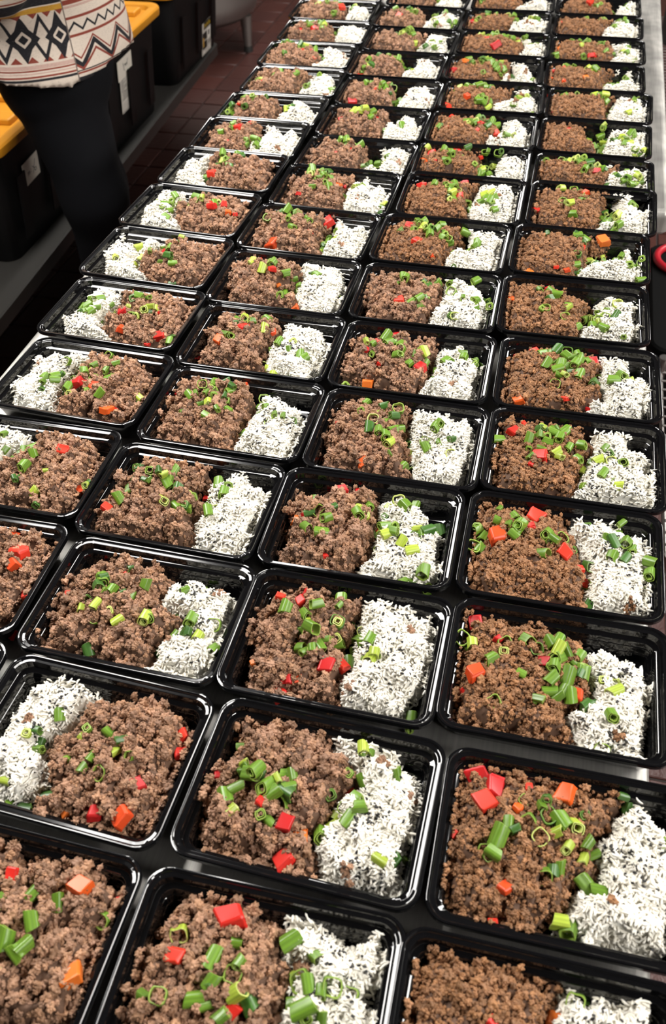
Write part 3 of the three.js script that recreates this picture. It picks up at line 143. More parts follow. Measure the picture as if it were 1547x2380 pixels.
'14 3 -160 -2385 6 B -97 -7 -97 -57 -93 -68 -66 -68 -37 -68 -5 -68 23 -68 42 -62 51 -32 47 10 36 36 15 45 -21 51 -62 46 -97 35 R 15 51 15 28 34 36 43 11 51 -32 30 -68 43 -68 60 -65 75 -37 94 -52 97 -10 94 43 59 46 G -38 -67 Ty98 -65 -50 Ty51 -24 -57 Tm61 -9 -66 Tm72 11 -31 Tm59 18 -20 Tm78 30 -28 Ty50 40 -54 Tm71 63 -21 Rm49 77 -6 Tm-68 44 -80 Tm60 1 -36 Tm41 -48 -66 Tm72 -22 -76 Tm97 P -20 25 r25 -47 -25 r15 -5 54 o12 -92 42 o12',
'14 4 63 -2378 10 B -97 -48 -97 -68 -87 -68 -74 -68 -52 -68 -28 -68 -3 -68 8 -68 27 -68 32 -62 41 -34 43 6 27 32 -4 42 -33 41 -62 40 -97 41 -97 0 R 27 37 35 19 46 -6 55 -36 34 -63 36 -68 46 -68 60 -68 76 -68 90 -41 97 -38 97 -8 96 32 63 42 G -62 -84 Tm57 -44 -83 Tm-71 -29 -70 Tm68 -41 -14 Ty76 -28 -46 Tm40 6 -58 Tm80 18 -53 Tm85 18 3 Tm56 -32 31 Tm85 24 45 Rm47 39 -24 Tm39 70 -28 Tm74 59 -1 Ty48 67 16 Tm56 92 23 Rm47 -102 36 Tm76 -18 -60 tm58 1 -33 tm74 P -89 -25 o17 -12 27 r19 43 -1 r14 -11 -120 r10 25 -63 o10',
'15 1 -633 -2569 6 B -97 -6 -97 -47 -97 -68 -87 -68 -61 -68 -22 -68 5 -68 22 -65 35 -20 30 20 15 36 -21 47 -59 41 -89 32 R 36 46 30 7 32 -40 25 -68 36 -68 53 -64 65 -68 88 -42 97 -4 92 43 60 48 G -54 -39 Ty57 -59 -73 Tm79 -18 -59 Tm44 -25 -86 Tm87 -9 -68 Ty97 5 -2 Tm87 6 25 Tm66 26 55 Tm43 42 -40 Tm78 -22 -24 tm79 P -40 -59 r21 20 0 r19 33 -9 r13 -74 -89 r13 -66 0 r8',
'15 2 -399 -2543 -3 B -97 4 -97 -10 -93 -12 -97 -50 -83 -53 -72 -68 -55 -68 -51 -68 -52 -68 -40 -68 -26 -68 -18 -68 5 -68 15 -36 14 9 13 40 -8 47 -39 43 -64 41 -97 29 R 14 46 12 22 23 -12 20 -57 36 -59 54 -55 62 -68 78 -68 97 -57 97 -7 95 32 94 51 64 51 G -70 -37 Tm44 -32 -53 Tm77 -21 -29 Tm65 -11 -17 Tm84 35 -41 Tm94 -60 51 Tm64 42 6 Ty53 64 -36 Tm75 52 36 Tm88 78 11 Tm83 99 14 Tm75 -36 -86 Tm43 88 28 Tm62 -35 -33 Tm90 P -53 -4 r20 18 -39 r8',
'15 3 -169 -2553 5 B -97 24 -97 -31 -93 -68 -75 -68 -50 -68 -20 -68 -2 -68 19 -68 28 -51 13 -16 6 18 -27 28 -65 34 R 1 35 13 -16 29 -40 45 -54 57 -68 79 -68 97 -42 97 1 93 35 45 38 G -76 2 Tm91 -56 -34 Tm61 -35 -49 Tm85 -5 -53 Ty41 11 -56 Tm90 21 3 Tm61 58 -30 Ty51 71 -27 Tm41 P -90 -10 r17 -65 35 r17 -68 -8 r8',
'15 4 59 -2553 -1 B -97 -13 -97 -68 -71 -68 -61 -68 -34 -68 -3 -68 22 -68 34 -68 18 -22 6 22 -46 41 -96 34 R 8 47 12 0 35 -36 37 -68 71 -68 97 -47 96 37 54 45 G -34 -103 Tm59 12 -82 Tm77 6 -54 Tm41 36 -64 Tm-64 43 -44 Tm-64 50 -61 Tm59 70 -43 Tm-73 63 -53 Tm58 44 -17 Tm69 P -101 -40 r14 -10 51 r14',
'16 1 -637 -2739 0 B -88 -50 -40 -62 10 -60 24 0 12 58 -50 60 -90 30 R 30 -56 70 -60 88 -40 90 30 70 58 20 56 28 0 G 0 0 Tm30 10 20 tm60 -20 10 Rm0 P -50 30 r12',
'16 2 -397 -2722 -25 B -96 30 -88 7 -73 -4 -32 -19 11 -20 22 -2 14 21 3 45 -29 47 -63 41 -91 40 R 10 47 19 13 23 -16 45 -28 77 -20 95 -2 94 33 84 51 47 52 G 29 12 Tm46 53 7 Tm78 P -59 55 r12 4 49 r12',
'16 3 -170 -2726 18 B -97 36 -97 -12 -66 -40 -12 -48 26 -41 32 -5 15 21 -24 38 -79 39 R -6 41 18 14 34 -17 62 -51 95 -25 94 40 48 42 G -85 2 Tm41 26 -13 Tm60 P -19 -16 r14 -6 -12 o11',
'16 4 53 -2724 11 B -96 10 -88 -50 -52 -68 -17 -68 20 -68 38 -33 45 25 6 36 -50 38 -89 32 R 44 36 48 1 77 -62 97 -68 97 -19 97 39 G -6 -28 Tm69 4 -53 Tm59 37 -47 Tm41 48 -24 Tm76 57 -14 Tm58 72 7 Tm69 79 -64 Tm75 19 -56 Tm59 -2 7 Tm41 -41 -35 Tm70 P -23 0 r21 43 26 r12'
];
function parseTray(s) {
  const t = s.split(' '), o = { row: +t[0], col: +t[1], x: t[2] / 1000, z: t[3] / 1000, turn: t[4] / 10 * DEG, B: [], R: [], G: [], P: [] };
  let k = 5, m = '';
  while (k < t.length) {
    if (/^[BRGP]$/.test(t[k])) { m = t[k++]; continue; }
    if (m === 'B' || m === 'R') { o[m].push([t[k] / 1000, t[k + 1] / 1000]); k += 2; }
    else if (m === 'G') { o.G.push({ x: t[k] / 1000, z: t[k + 1] / 1000, kind: t[k + 2][0], tone: t[k + 2][1], turn: +t[k + 2].slice(2) * DEG }); k += 3; }
    else { o.P.push({ x: t[k] / 1000, z: t[k + 1] / 1000, colour: t[k + 2][0], size: +t[k + 2].slice(1) / 1000 }); k += 3; }
  }
  return o;
}
const trays = TRAYS.map(parseTray);

// ---------- materials ----------
const speck = dataTexture(256, (i, j) => { const v = 0.5 + 0.5 * noise(i / 9, j / 9, 2) + 0.25 * noise(i / 2.3, j / 2.3, 7); return [v, v, v]; });
const M = {
  tray: phys({ color: lin(0.003, 0.003, 0.0034), roughness: 0.07, specularIntensity: 1 }),
  trayRim: phys({ color: lin(0.0035, 0.0035, 0.004), roughness: 0.1, specularIntensity: 0.9 }),
  beefBase: std({ color: lin(0.1, 0.05, 0.027), roughness: 0.75 }),
  beef: phys({ color: 0xffffff, roughness: 0.5, specularIntensity: 0.6 }),
  riceBase: std({ color: lin(0.8, 0.78, 0.7), roughness: 0.6 }),
  rice: phys({ color: 0xffffff, roughness: 0.45, specularIntensity: 0.5 }),
  sesame: std({ color: lin(0.008, 0.007, 0.006), roughness: 0.45 }),
  green: phys({ color: 0xffffff, roughness: 0.36, vertexColors: true, side: THREE.DoubleSide }),
};
const pepperMat = { r: [], o: [], O: [] };
for (const [k, cols] of [['r', [[0.56, 0.022, 0.014], [0.62, 0.035, 0.016], [0.44, 0.012, 0.012]]], ['o', [[0.68, 0.1, 0.014], [0.6, 0.06, 0.012], [0.66, 0.15, 0.02]]], ['O', [[0.72, 0.16, 0.03]]]])
  for (const c of cols) pepperMat[k].push(phys({ color: lin(...c), roughness: 0.38, specularIntensity: 0.8 }));

// ---------- the black meal trays ----------
const HW = TRAY_W / 2, HD = TRAY_D / 2, TRAY_H = 0.0415;
const ring = (i, y, r) => [HW - i / 1000, HD - i / 1000, Math.max(4, r ?? 21 - i * 0.7) / 1000, y / 1000];
const rimGeo = loft([ring(1.2, -6, 20.6), ring(0.3, -6, 21), ring(0, -5.4), ring(0, -1.4), ring(0.5, -0.4), ring(1.4, 0), ring(2.4, -0.1), ring(3.2, -0.9), ring(3.8, -2.2), ring(4.6, -2.5), ring(7, -2.6), ring(7.6, -2.9)], false, false, 0.5);
const WALL = [[7.6, -2.9], [8, -4.6], [8.9, -9.8], [9.3, -10.2], [13.6, -11.47], [14.1, -12.2], [15, -17.6], [15.1, -18.2], [15.7, -18.7], [15.9, -19.3], [16.9, -25.2], [17, -25.8], [17.6, -26.3], [17.8, -26.9], [19, -33.6], [19.9, -36.6], [23, -38.4]];
const wallGeo = loft(WALL.map(([i, y]) => ring(i, y)), false, false, 0.42);
const bottomGeo = mergeGeometries([
  loft([ring(23, -38.4), ring(25.6, -38.8), ring(30, -38.8), ring(31, -38.2), ring(33, -38)], true, false, 0.5),
  loft([ring(7.0, -3.6), ring(7.4, -9), ring(12, -22), ring(15.5, -34.5), ring(17, -38), ring(20.5, -40.6), ring(24, -41.4), ring(27, -41.5)], true, false, 0.5),   // the outside of the shell
  loft([ring(7.0, -3.6), ring(4, -3.3), ring(1.2, -6, 20.6)].reverse(), false, false, 0.5),
]);
const wallInset = (y) => {   // how far in the wall stands at a depth (m)
  const d = y * 1000; for (let k = 1; k < WALL.length; k++) if (d >= WALL[k][1]) { const [i0, y0] = WALL[k - 1], [i1, y1] = WALL[k]; return (i0 + (i1 - i0) * (y0 - d) / Math.max(1e-6, y0 - y1)) / 1000; }
  return 0.0224;
};
const wallHeight = (u, v) => {   // lowest height free of the wall at a place inside the tray
  const inset = Math.min(HW - Math.abs(u), HD - Math.abs(v)) * 1000; if (inset >= 23) return -0.038;
  for (let k = 1; k < WALL.length; k++) if (inset <= WALL[k][0]) { const [i0, y0] = WALL[k - 1], [i1, y1] = WALL[k]; return (y0 + (y1 - y0) * Math.max(0, inset - i0) / Math.max(1e-6, i1 - i0)) / 1000; }
  return -0.038;
};
const ROWS = ['', 'one', 'two', 'three', 'four', 'five', 'six', 'seven', 'eight', 'nine', 'ten', 'eleven', 'twelve', 'thirteen', 'fourteen', 'fifteen', 'sixteen'];
const COLS = ['', 'first', 'second', 'third', 'fourth'];
let trayProto = null;
function frame(t) {   // world pose of a tray's rim plane
  const far = t.row >= (t.col === 1 ? 11 : 10), tilt = t.row === (t.col === 1 ? 10 : 9);
  const y = RIM - (far ? FAR_DROP : tilt ? 0.0028 : 0);
  return { p: [t.x, y, t.z], tilt: tilt ? 0.038 : 0 };
}
function pose(o, t) { const f = frame(t); o.position.set(...f.p); o.rotation.order = 'YXZ'; o.rotation.set(f.tilt, t.turn, 0); o.updateMatrixWorld(true); return o; }
for (const t of trays) {
  let o;
  if (!trayProto) {
    o = trayProto = thing('meal_tray');
    part('rim', rimGeo, M.trayRim, o); part('side_wall', wallGeo, M.tray, o); part('bottom', bottomGeo, M.tray, o);
  } else { o = trayProto.clone(); o.name = numbered('meal_tray'); scene.add(o); }
  o.userData = {};
  pose(o, t); t.node = o;
  const riceLeft = t.R.length && t.B.length && t.R.reduce((s, p) => s + p[0], 0) / t.R.length < t.B.reduce((s, p) => s + p[0], 0) / t.B.length;
  tag(o, `black plastic meal tray${riceLeft ? ', rice at left end' : ''}, row ${ROWS[t.row]} from front, ${COLS[t.col]} column`, 'food tray', 'black meal trays set out in four columns');
}

// ---------- mounds of beef and rice ----------
function signedDistance(poly, x, y) {   // positive inside
  let d = 1e9, inside = false;
  for (let i = 0, j = poly.length - 1; i < poly.length; j = i++) {
    const [ax, ay] = poly[i], [bx, by] = poly[j], ex = bx - ax, ey = by - ay, wx = x - ax, wy = y - ay;
    const q = Math.min(1, Math.max(0, (wx * ex + wy * ey) / (ex * ex + ey * ey || 1e-12))), dx = wx - ex * q, dy = wy - ey * q;
    d = Math.min(d, dx * dx + dy * dy);
    if ((ay > y) !== (by > y) && x < ex * (y - ay) / ey + ax) inside = !inside;
  }
  return (inside ? 1 : -1) * Math.sqrt(d);
}
// a grid of heights over the tray; food(u, v) reads it
const GN = 3, GX = Math.ceil(0.2 * 1000 / GN), GZ = Math.ceil(0.142 * 1000 / GN), G0X = -GX * GN / 2000, G0Z = -GZ * GN / 2000, GS = GN / 1000;
function mound(poly, seed, lump, rough, topY, otherPoly) {
  const h = new Float32Array((GX + 1) * (GZ + 1)), sd = new Float32Array(h.length);
  for (let j = 0; j <= GZ; j++) for (let i = 0; i <= GX; i++) {
    const u = G0X + i * GS, v = G0Z + j * GS, k = j * (GX + 1) + i, d = sd[k] = signedDistance(poly, u, v) + 0.0035 * noise(u / 0.011, v / 0.011, seed + 21) + 0.0015 * noise(u / 0.004, v / 0.004, seed + 2), low = wallHeight(u, v);
    let y = low;
    if (d > -0.001) {
      const edge = smooth(-0.002, 0.013, d) ** 0.7, cap = smooth(0, 0.045, d);
      y = low + (topY - low) * edge * (0.8 + 0.2 * cap) + edge * rough * (noise(u / lump, v / lump, seed) * 1.2 + 0.6 * noise(u / lump * 2.1, v / lump * 2.1, seed + 9));
      y = Math.max(low + 0.0006, y);
    }
    h[k] = y;
  }
  const read = (arr) => (u, v) => { const a = Math.min(GX - 1e-4, Math.max(0, (u - G0X) / GS)), b = Math.min(GZ - 1e-4, Math.max(0, (v - G0Z) / GS)), i = a | 0, j = b | 0, p = a - i, q = b - j, k = j * (GX + 1) + i; return (arr[k] * (1 - p) + arr[k + 1] * p) * (1 - q) + (arr[k + GX + 1] * (1 - p) + arr[k + GX + 2] * p) * q; };
  // the packed inside of the mound
  const pos = [], idx = [], at = new Map();
  const vert = (k) => { if (!at.has(k)) { at.set(k, pos.length / 3); const i = k % (GX + 1), j = (k / (GX + 1)) | 0; pos.push(G0X + i * GS, h[k] - 0.0006, G0Z + j * GS); } return at.get(k); };
  for (let j = 0; j < GZ; j++) for (let i = 0; i < GX; i++) {
    const k = j * (GX + 1) + i; if (sd[k] < -0.0015 || sd[k + 1] < -0.0015 || sd[k + GX + 1] < -0.0015 || sd[k + GX + 2] < -0.0015) continue;
    const a = vert(k), b = vert(k + 1), c = vert(k + GX + 1), d = vert(k + GX + 2); idx.push(a, c, b, b, c, d);
  }
  const g = new THREE.BufferGeometry(); g.setAttribute('position', new THREE.Float32BufferAttribute(pos, 3)); g.setIndex(idx); g.computeVertexNormals();
  let x0 = 1, x1 = -1, z0 = 1, z1 = -1; for (const [x, z] of poly) { x0 = Math.min(x0, x); x1 = Math.max(x1, x); z0 = Math.min(z0, z); z1 = Math.max(z1, z); }
  return { height: read(h), inside: read(sd), geometry: g, bounds: [x0, x1, z0, z1] };
}
// crumbs of meat: knobbly lumps
function lumpGeometry(seed, knobs, amp, detail) {
  const r = rng(seed), K = [];
  for (let k = 0; k < knobs; k++) { const z = r() * 2 - 1, a = r() * 6.283, q = Math.sqrt(1 - z * z); K.push([q * Math.cos(a), q * Math.sin(a), z, amp * (0.5 + r() * 0.7), 0.025 + 0.06 * r()]); }
  let g = new THREE.IcosahedronGeometry(1, detail); g.deleteAttribute('uv'); g.deleteAttribute('normal'); g = mergeVertices(g, 1e-5);
  const p = g.attributes.position, sx = 0.85 + r() * 0.4, sy = 0.75 + r() * 0.25, sz = 0.85 + r() * 0.3;
  for (let i = 0; i < p.count; i++) {
    const x = p.getX(i), y = p.getY(i), z = p.getZ(i); let q = 0.62;
    let b = 0; for (const [a, bb, c, m, w] of K) { const d = 1 - (x * a + y * bb + z * c); b = Math.max(b, m * Math.exp(-d / w)); }
    q += b + 0.06 * noise(x * 5 + seed, y * 5, z * 5);
    p.setXYZ(i, x * q * sx, y * q * sy, z * q * sz);
  }
  g.computeVertexNormals(); return g;
}
const lumps = Array.from({ length: 7 }, (_, k) => lumpGeometry(101 + k, 26 + 2 * k, 0.52, 10));
function grainGeometry(bend, len, rad) {
  const pos = [], idx = [], S = 8, N = 7;
  for (let k = 0; k <= S; k++) { const s = k / S * 2 - 1, x = s * len / 2, rr = rad * Math.pow(Math.max(0, 1 - Math.pow(Math.abs(s), 3.2)), 0.5) * (1 + 0.06 * Math.sin(k * 2.1)), y = bend * (s * s - 0.4);
    for (let i = 0; i < N; i++) { const a = i / N * 6.2832; pos.push(x, y + rr * Math.cos(a), rr * Math.sin(a)); } }
  for (let k = 0; k < S; k++) for (let i = 0; i < N; i++) { const j = (i + 1) % N, A = k * N + i, B = k * N + j; idx.push(A, B, A + N, B, B + N, A + N); }
  const g = new THREE.BufferGeometry(); g.setAttribute('position', new THREE.Float32BufferAttribute(pos, 3)); g.setIndex(idx); g.computeVertexNormals(); return g;
}
const grains = [grainGeometry(0.0003, 0.0082, 0.00108), grainGeometry(0.0012, 0.0092, 0.00102), grainGeometry(-0.0009, 0.0072, 0.00112)];
const sesameGeo = (() => { const g = new THREE.IcosahedronGeometry(1, 2); g.deleteAttribute('uv'); const m = mergeVertices(g); const p = m.attributes.position; for (let i = 0; i < p.count; i++) { const x = p.getX(i), w = 1 - 0.3 * x; p.setXYZ(i, x * 0.00155, p.getY(i) * 0.0005, p.getZ(i) * 0.00085 * w); } m.computeVertexNormals(); return m; })();

const dummy = new THREE.Object3D(), col = new THREE.Color();
function instanced(name, geometry, material, list, parent) {
  if (!list.length) return;
  const m = new THREE.InstancedMesh(geometry, material, list.length); m.name = name; m.castShadow = m.receiveShadow = true;
  list.forEach((q, i) => { dummy.position.set(q[0], q[1], q[2]); dummy.rotation.set(q[3], q[4], q[5], 'YXZ'); dummy.scale.set(q[6], q[7] ?? q[6], q[8] ?? q[6]); dummy.updateMatrix(); m.setMatrixAt(i, dummy.matrix); if (q[9]) m.setColorAt(i, q[9]); });
  parent.add(m); return m;
}
const FINE = (t) => t.col === 4 || (t.col === 3 && (t.row === 9 || t.row === 8)) || (t.col === 3 && t.row >= 10);
for (const t of trays) {
  if (!t.B.length && !t.R.length) continue;
  const seed = t.row * 17 + t.col * 131, r = rng(seed * 7919), near = t.row <= 6, place = `the tray in row ${ROWS[t.row]}, ${COLS[t.col]} column`;
  const fine = FINE(t);
  t.beef = t.B.length > 2 ? mound(t.B, seed, fine ? 0.016 : 0.0185, fine ? 0.0075 : 0.0135, fine ? -0.002 : -0.0005) : null;
  t.rice = t.R.length > 2 ? mound(t.R, seed + 50, 0.022, 0.011, -0.004) : null;
  t.height = (u, v) => { let y = wallHeight(u, v); if (t.beef && t.beef.inside(u, v) > -0.001) y = Math.max(y, t.beef.height(u, v)); if (t.rice && t.rice.inside(u, v) > -0.001) y = Math.max(y, t.rice.height(u, v)); return y; };
  const keep = (u, v, m) => [Math.min(HW - m, Math.max(-HW + m, u)), Math.min(HD - m, Math.max(-HD + m, v))];
  if (t.beef) {
    const o = pose(thing('ground_beef'), t);
    tag(o, `crumbled browned ground beef ${fine ? 'in fine crumbs' : 'in knobbly clumps'} filling ${place}`, 'ground beef', 'portions of ground beef', 'stuff');
    part('packed_beef', t.beef.geometry, M.beefBase, o);
    const [x0, x1, z0, z1] = t.beef.bounds, area = (x1 - x0) * (z1 - z0), size = fine ? 0.0025 : 0.0028, count = Math.round(area / (size * size) * (fine ? 0.75 : 0.8)), lists = [[], [], []];
    const tintR = fine ? 0.27 : 0.31, tintG = fine ? 0.132 : 0.172, tintB = fine ? 0.06 : 0.102;
    for (let k = 0; k < count; k++) {
      let u = x0 - 0.003 + r() * (x1 - x0 + 0.006), v = z0 - 0.003 + r() * (z1 - z0 + 0.006); const d = t.beef.inside(u, v); if (d < -0.0022) continue;
      const big = r() < (fine ? 0.12 : 0.2), s = size * (big ? 1.35 + r() * 0.55 : 0.6 + r() * 0.6);
      const edgeJit = (noise(u / 0.008, v / 0.008, seed + 3) + 0.4) * 0.0016;
      const y = Math.max(t.beef.height(u, v) + edgeJit + (r() - 0.35) * s * 0.8, wallHeight(u, v) + s * 0.6);
      if (HW - Math.abs(u) < 0.0125 && y < -0.003) continue; if (HD - Math.abs(v) < 0.0125 && y < -0.003) continue;
      const b = 0.62 + r() * 0.72, w = (r() - 0.5) * 0.16;
      lists[(r() * 3) | 0].push([u, y, v, r() * 6.28, r() * 6.28, r() * 6.28, s, s * (0.8 + r() * 0.4), s, lin(tintR * b * (1 + w * 0.3), tintG * b, tintB * b * (1 - w))]);
    }
    if (t.rice) for (let c = 0, n = (r() * 3.2) | 0; c < n; c++) {   // crumbs that rolled onto the rice
      const [a0, a1, b0, b1] = t.rice.bounds, cu = a0 + r() * (a1 - a0), cv = b0 + r() * (b1 - b0), m = 3 + ((r() * 9) | 0); if (t.rice.inside(cu, cv) < 0.006) continue;
      for (let k = 0; k < m; k++) { const u = cu + (r() - 0.5) * 0.009, v = cv + (r() - 0.5) * 0.009, s = size * (0.7 + r() * 0.7), b = 0.62 + r() * 0.6; lists[(r() * 3) | 0].push([u, t.rice.height(u, v) + 0.003 + r() * 0.003, v, r() * 6.28, r() * 6.28, r() * 6.28, s, s, s, lin(tintR * b, tintG * b, tintB * b)]); }
    }
    lists.forEach((l, k) => instanced('beef_crumbs', lumps[(seed + k * 2) % 7], M.beef, l, o));
  }
  if (t.rice) {
    const o = pose(thing('white_rice'), t);
    tag(o, `fluffy white rice sprinkled with black sesame seeds in ${place}`, 'rice', 'portions of white rice', 'stuff');
    part('packed_rice', t.rice.geometry, M.riceBase, o);
    const [x0, x1, z0, z1] = t.rice.bounds, area = (x1 - x0) * (z1 - z0), count = Math.round(area / (0.0074 * 0.0018) * 3.0), lists = [[], [], []];
    for (let k = 0; k < count; k++) {
      const u = x0 - 0.002 + r() * (x1 - x0 + 0.004), v = z0 - 0.002 + r() * (z1 - z0 + 0.004), d = t.rice.inside(u, v); if (d < -0.0015) continue;
      const sc = 0.85 + r() * 0.35, up = r() < 0.05 ? 0.95 : 0.24, lift = r() < 0.3 ? 0.0022 : 0.0009;
      const inset = Math.min(HW - Math.abs(u), HD - Math.abs(v)), y = t.rice.height(u, v) + lift + r() * 0.0012;
      if (inset < 0.0135) continue;
      const b = 0.98 + r() * 0.1, w = r() * 0.06;
      lists[(r() * 3) | 0].push([u, y, v, r() * 6.28, r() * 6.28, (r() - 0.5) * 2 * up, sc, sc, sc, lin(0.77 * b, (0.745 - w * 0.3) * b, (0.68 - w) * b)]);
    }
    // rotation order YXZ: turn, roll about the grain, tilt
    lists.forEach((l, k) => instanced('rice_grains', grains[k], M.rice, l, o));
    const seeds = [], ns = Math.round(area / 0.0077 * 115), cl = Array.from({ length: 7 }, () => [x0 + r() * (x1 - x0), z0 + r() * (z1 - z0), 0.006 + r() * 0.016]);
    for (let k = 0; k < ns; k++) {
      let u, v; if (r() < 0.55) { const c = cl[(r() * 7) | 0], a = r() * 6.28, q = c[2] * Math.sqrt(r()); u = c[0] + q * Math.cos(a); v = c[1] + q * Math.sin(a); } else { u = x0 + r() * (x1 - x0); v = z0 + r() * (z1 - z0); }
      if (t.rice.inside(u, v) < 0.001 || Math.min(HW - Math.abs(u), HD - Math.abs(v)) < 0.0145) continue;
      seeds.push([u, t.rice.height(u, v) + 0.0032 + r() * 0.0012, v, (r() - 0.5) * 0.9, r() * 6.28, (r() - 0.5) * 0.9, 1.12 + r() * 0.28]);
    }
    instanced('sesame_seeds', sesameGeo, M.sesame, seeds, o);
  }
}

// ---------- pepper pieces ----------
function pepperGeometry(seed) {
  const r = rng(seed * 31 + 5); let g = new RoundedBoxGeometry(1, 0.62, 0.85, 4, 0.13); g.deleteAttribute('uv'); g.deleteAttribute('normal'); g = mergeVertices(g, 1e-4);
  const p = g.attributes.position, bend = 0.25 + r() * 0.3, skew = (r() - 0.5) * 0.6, taper = (r() - 0.5) * 0.6;
  for (let i = 0; i < p.count; i++) {
    let x = p.getX(i), y = p.getY(i), z = p.getZ(i);
    const n = noise(x * 2.4 + seed, y * 2.4, z * 2.4), n2 = noise(x * 6, y * 6 + seed, z * 6);
    x += skew * z + n * 0.12; z *= 1 + taper * x; y += -bend * x * x + n * 0.16 + n2 * 0.06; z += n2 * 0.09 + n * 0.1; x += n2 * 0.06;
    p.setXYZ(i, x, y, z);
  }
  g.computeVertexNormals(); return g;
}
const pepperGeos = Array.from({ length: 8 }, (_, k) => pepperGeometry(k + 1));
const ORD = ['', 'first', 'second', 'third', 'fourth', 'fifth', 'sixth', 'seventh', 'eighth', 'ninth', 'tenth', 'eleventh', 'twelfth', 'thirteenth', 'fourteenth', 'fifteenth', 'sixteenth', 'seventeenth', 'eighteenth', 'nineteenth', 'twentieth'];
const jobs = [];   // small pieces of one tray, labelled together so that each label says which one
function spot(t, x, z) { const b = t.beef ? t.beef.inside(x, z) : -1, c = t.rice ? t.rice.inside(x, z) : -1; return b >= c ? 'beef' : 'rice'; }
for (const t of trays) {
  const r = rng(t.row * 911 + t.col * 37 + 3);
  for (const q of t.P) {
    const x = Math.min(HW - 0.016, Math.max(-HW + 0.016, q.x)), z = Math.min(HD - 0.016, Math.max(-HD + 0.016, q.z)), s = Math.min(0.024, Math.max(0.0085, q.size * 0.95));
    jobs.push({ t, type: 'pepper', x, z, y: t.height(x, z) + s * 0.2, s, colour: q.colour, on: spot(t, x, z), what: q.colour === 'r' ? 'red bell pepper' : q.colour === 'o' ? 'orange red bell pepper' : 'bright orange pepper',
      rot: [(r() - 0.5) * 0.9, r() * 6.28, (r() - 0.5) * 0.9], v: (r() * 8) | 0, m: (r() * 3) | 0 });
  }
}
// ---------- scallion slices ----------
const TONES = { m: [[0.11, 0.21, 0.018], [0.26, 0.37, 0.06]], d: [[0.042, 0.115, 0.016], [0.12, 0.22, 0.035]], y: [[0.33, 0.42, 0.045], [0.5, 0.56, 0.16]] };
function sliceGeometry(tone, ro, wall, len, seed, layers, arc = 6.2832) {
  const r = rng(seed * 77 + 11), list = [], N = 26, [co, ci] = TONES[tone];
  const ph = r() * 6.28, oval = 0.1 + r() * 0.22, hue = 0.85 + r() * 0.3;
  for (let L = 0; L < layers; L++) {
    const R = ro * (1 - L * 0.34), w = wall * (1 - L * 0.2), off = L * 0.1 * ro, pos = [], colr = [], idx = [], rows = [];
    // profile round the wall: outer -> end -> inner -> end
    const prof = [[R, -len / 2 + 0.0002], [R, -len / 6], [R, len / 6], [R, len / 2 - 0.0002], [R - w * 0.3, len / 2], [R - w * 0.8, len / 2], [R - w, len / 2 - 0.0002], [R - w, 0], [R - w, -len / 2 + 0.0002], [R - w * 0.8, -len / 2], [R - w * 0.3, -len / 2]];
    const P = prof.length, closed = arc > 6.2;
    for (let i = 0; i <= N; i++) {
      const a = i / N * arc, e = 1 + oval * Math.cos(2 * a + ph) * 0.8 + 0.05 * Math.sin(5 * a + ph), stripe = 0.82 + 0.36 * (0.5 + 0.5 * Math.sin(a * 13 + ph * 3)) ** 2, slant = Math.sin(a + ph) * len * 0.12;
      prof.forEach(([q, x], k) => {
        pos.push(x + (Math.abs(x) > len / 3 ? slant * Math.sign(x) : 0), q * e * Math.cos(a) + off, q / Math.sqrt(e) * Math.sin(a));
        const inner = k >= 4 ? (k === 7 ? 0.75 : 1) : 0, s = inner ? 1 : stripe * hue, mixc = inner;
        colr.push((co[0] * (1 - mixc) + ci[0] * mixc) * s, (co[1] * (1 - mixc) + ci[1] * mixc) * s, (co[2] * (1 - mixc) + ci[2] * mixc) * s);
      });
    }
    for (let i = 0; i < N; i++) for (let k = 0; k < P; k++) { const A = i * P + k, B = i * P + (k + 1) % P, C = A + P, D = B + P; idx.push(A, B, C, B, D, C); }
    const g = new THREE.BufferGeometry(); g.setAttribute('position', new THREE.Float32BufferAttribute(pos, 3)); g.setAttribute('color', new THREE.Float32BufferAttribute(colr, 3)); g.setIndex(idx); g.computeVertexNormals(); list.push(g);
  }
  return mergeGeometries(list);
}
const SL = {};
for (const tone of ['m', 'd', 'y']) {
  SL['R' + tone] = [0, 1, 2, 3].map((k) => sliceGeometry(tone, 0.0062 + k * 0.0003, 0.0011, 0.0042 + k * 0.0004, k + 1, 1));
  SL['r' + tone] = [0, 1, 2, 3].map((k) => sliceGeometry(tone, 0.0045, 0.0011, 0.0038, k + 11, 2));
  SL['T' + tone] = [0, 1, 2, 3].map((k) => sliceGeometry(tone, 0.0049 + k * 0.0002, 0.001, 0.0098 + k * 0.0011, k + 21, k % 2 ? 2 : 1));
  SL['t' + tone] = [0, 1, 2, 3].map((k) => sliceGeometry(tone, 0.0035, 0.0009, 0.0075 + k * 0.0009, k + 31, k % 2 ? 2 : 1));
  SL['h' + tone] = [0, 1, 2, 3].map((k) => sliceGeometry(tone, 0.0042, 0.0007, 0.0022 + k * 0.0006, k + 41, 1, 3.6 + k * 0.5));
}
const KIND = { R: 'wide ring', r: 'small ring', T: 'thick tube', t: 'thin tube', h: 'curl' }, TONE = { m: 'green', d: 'dark green', y: 'pale yellow-green' };
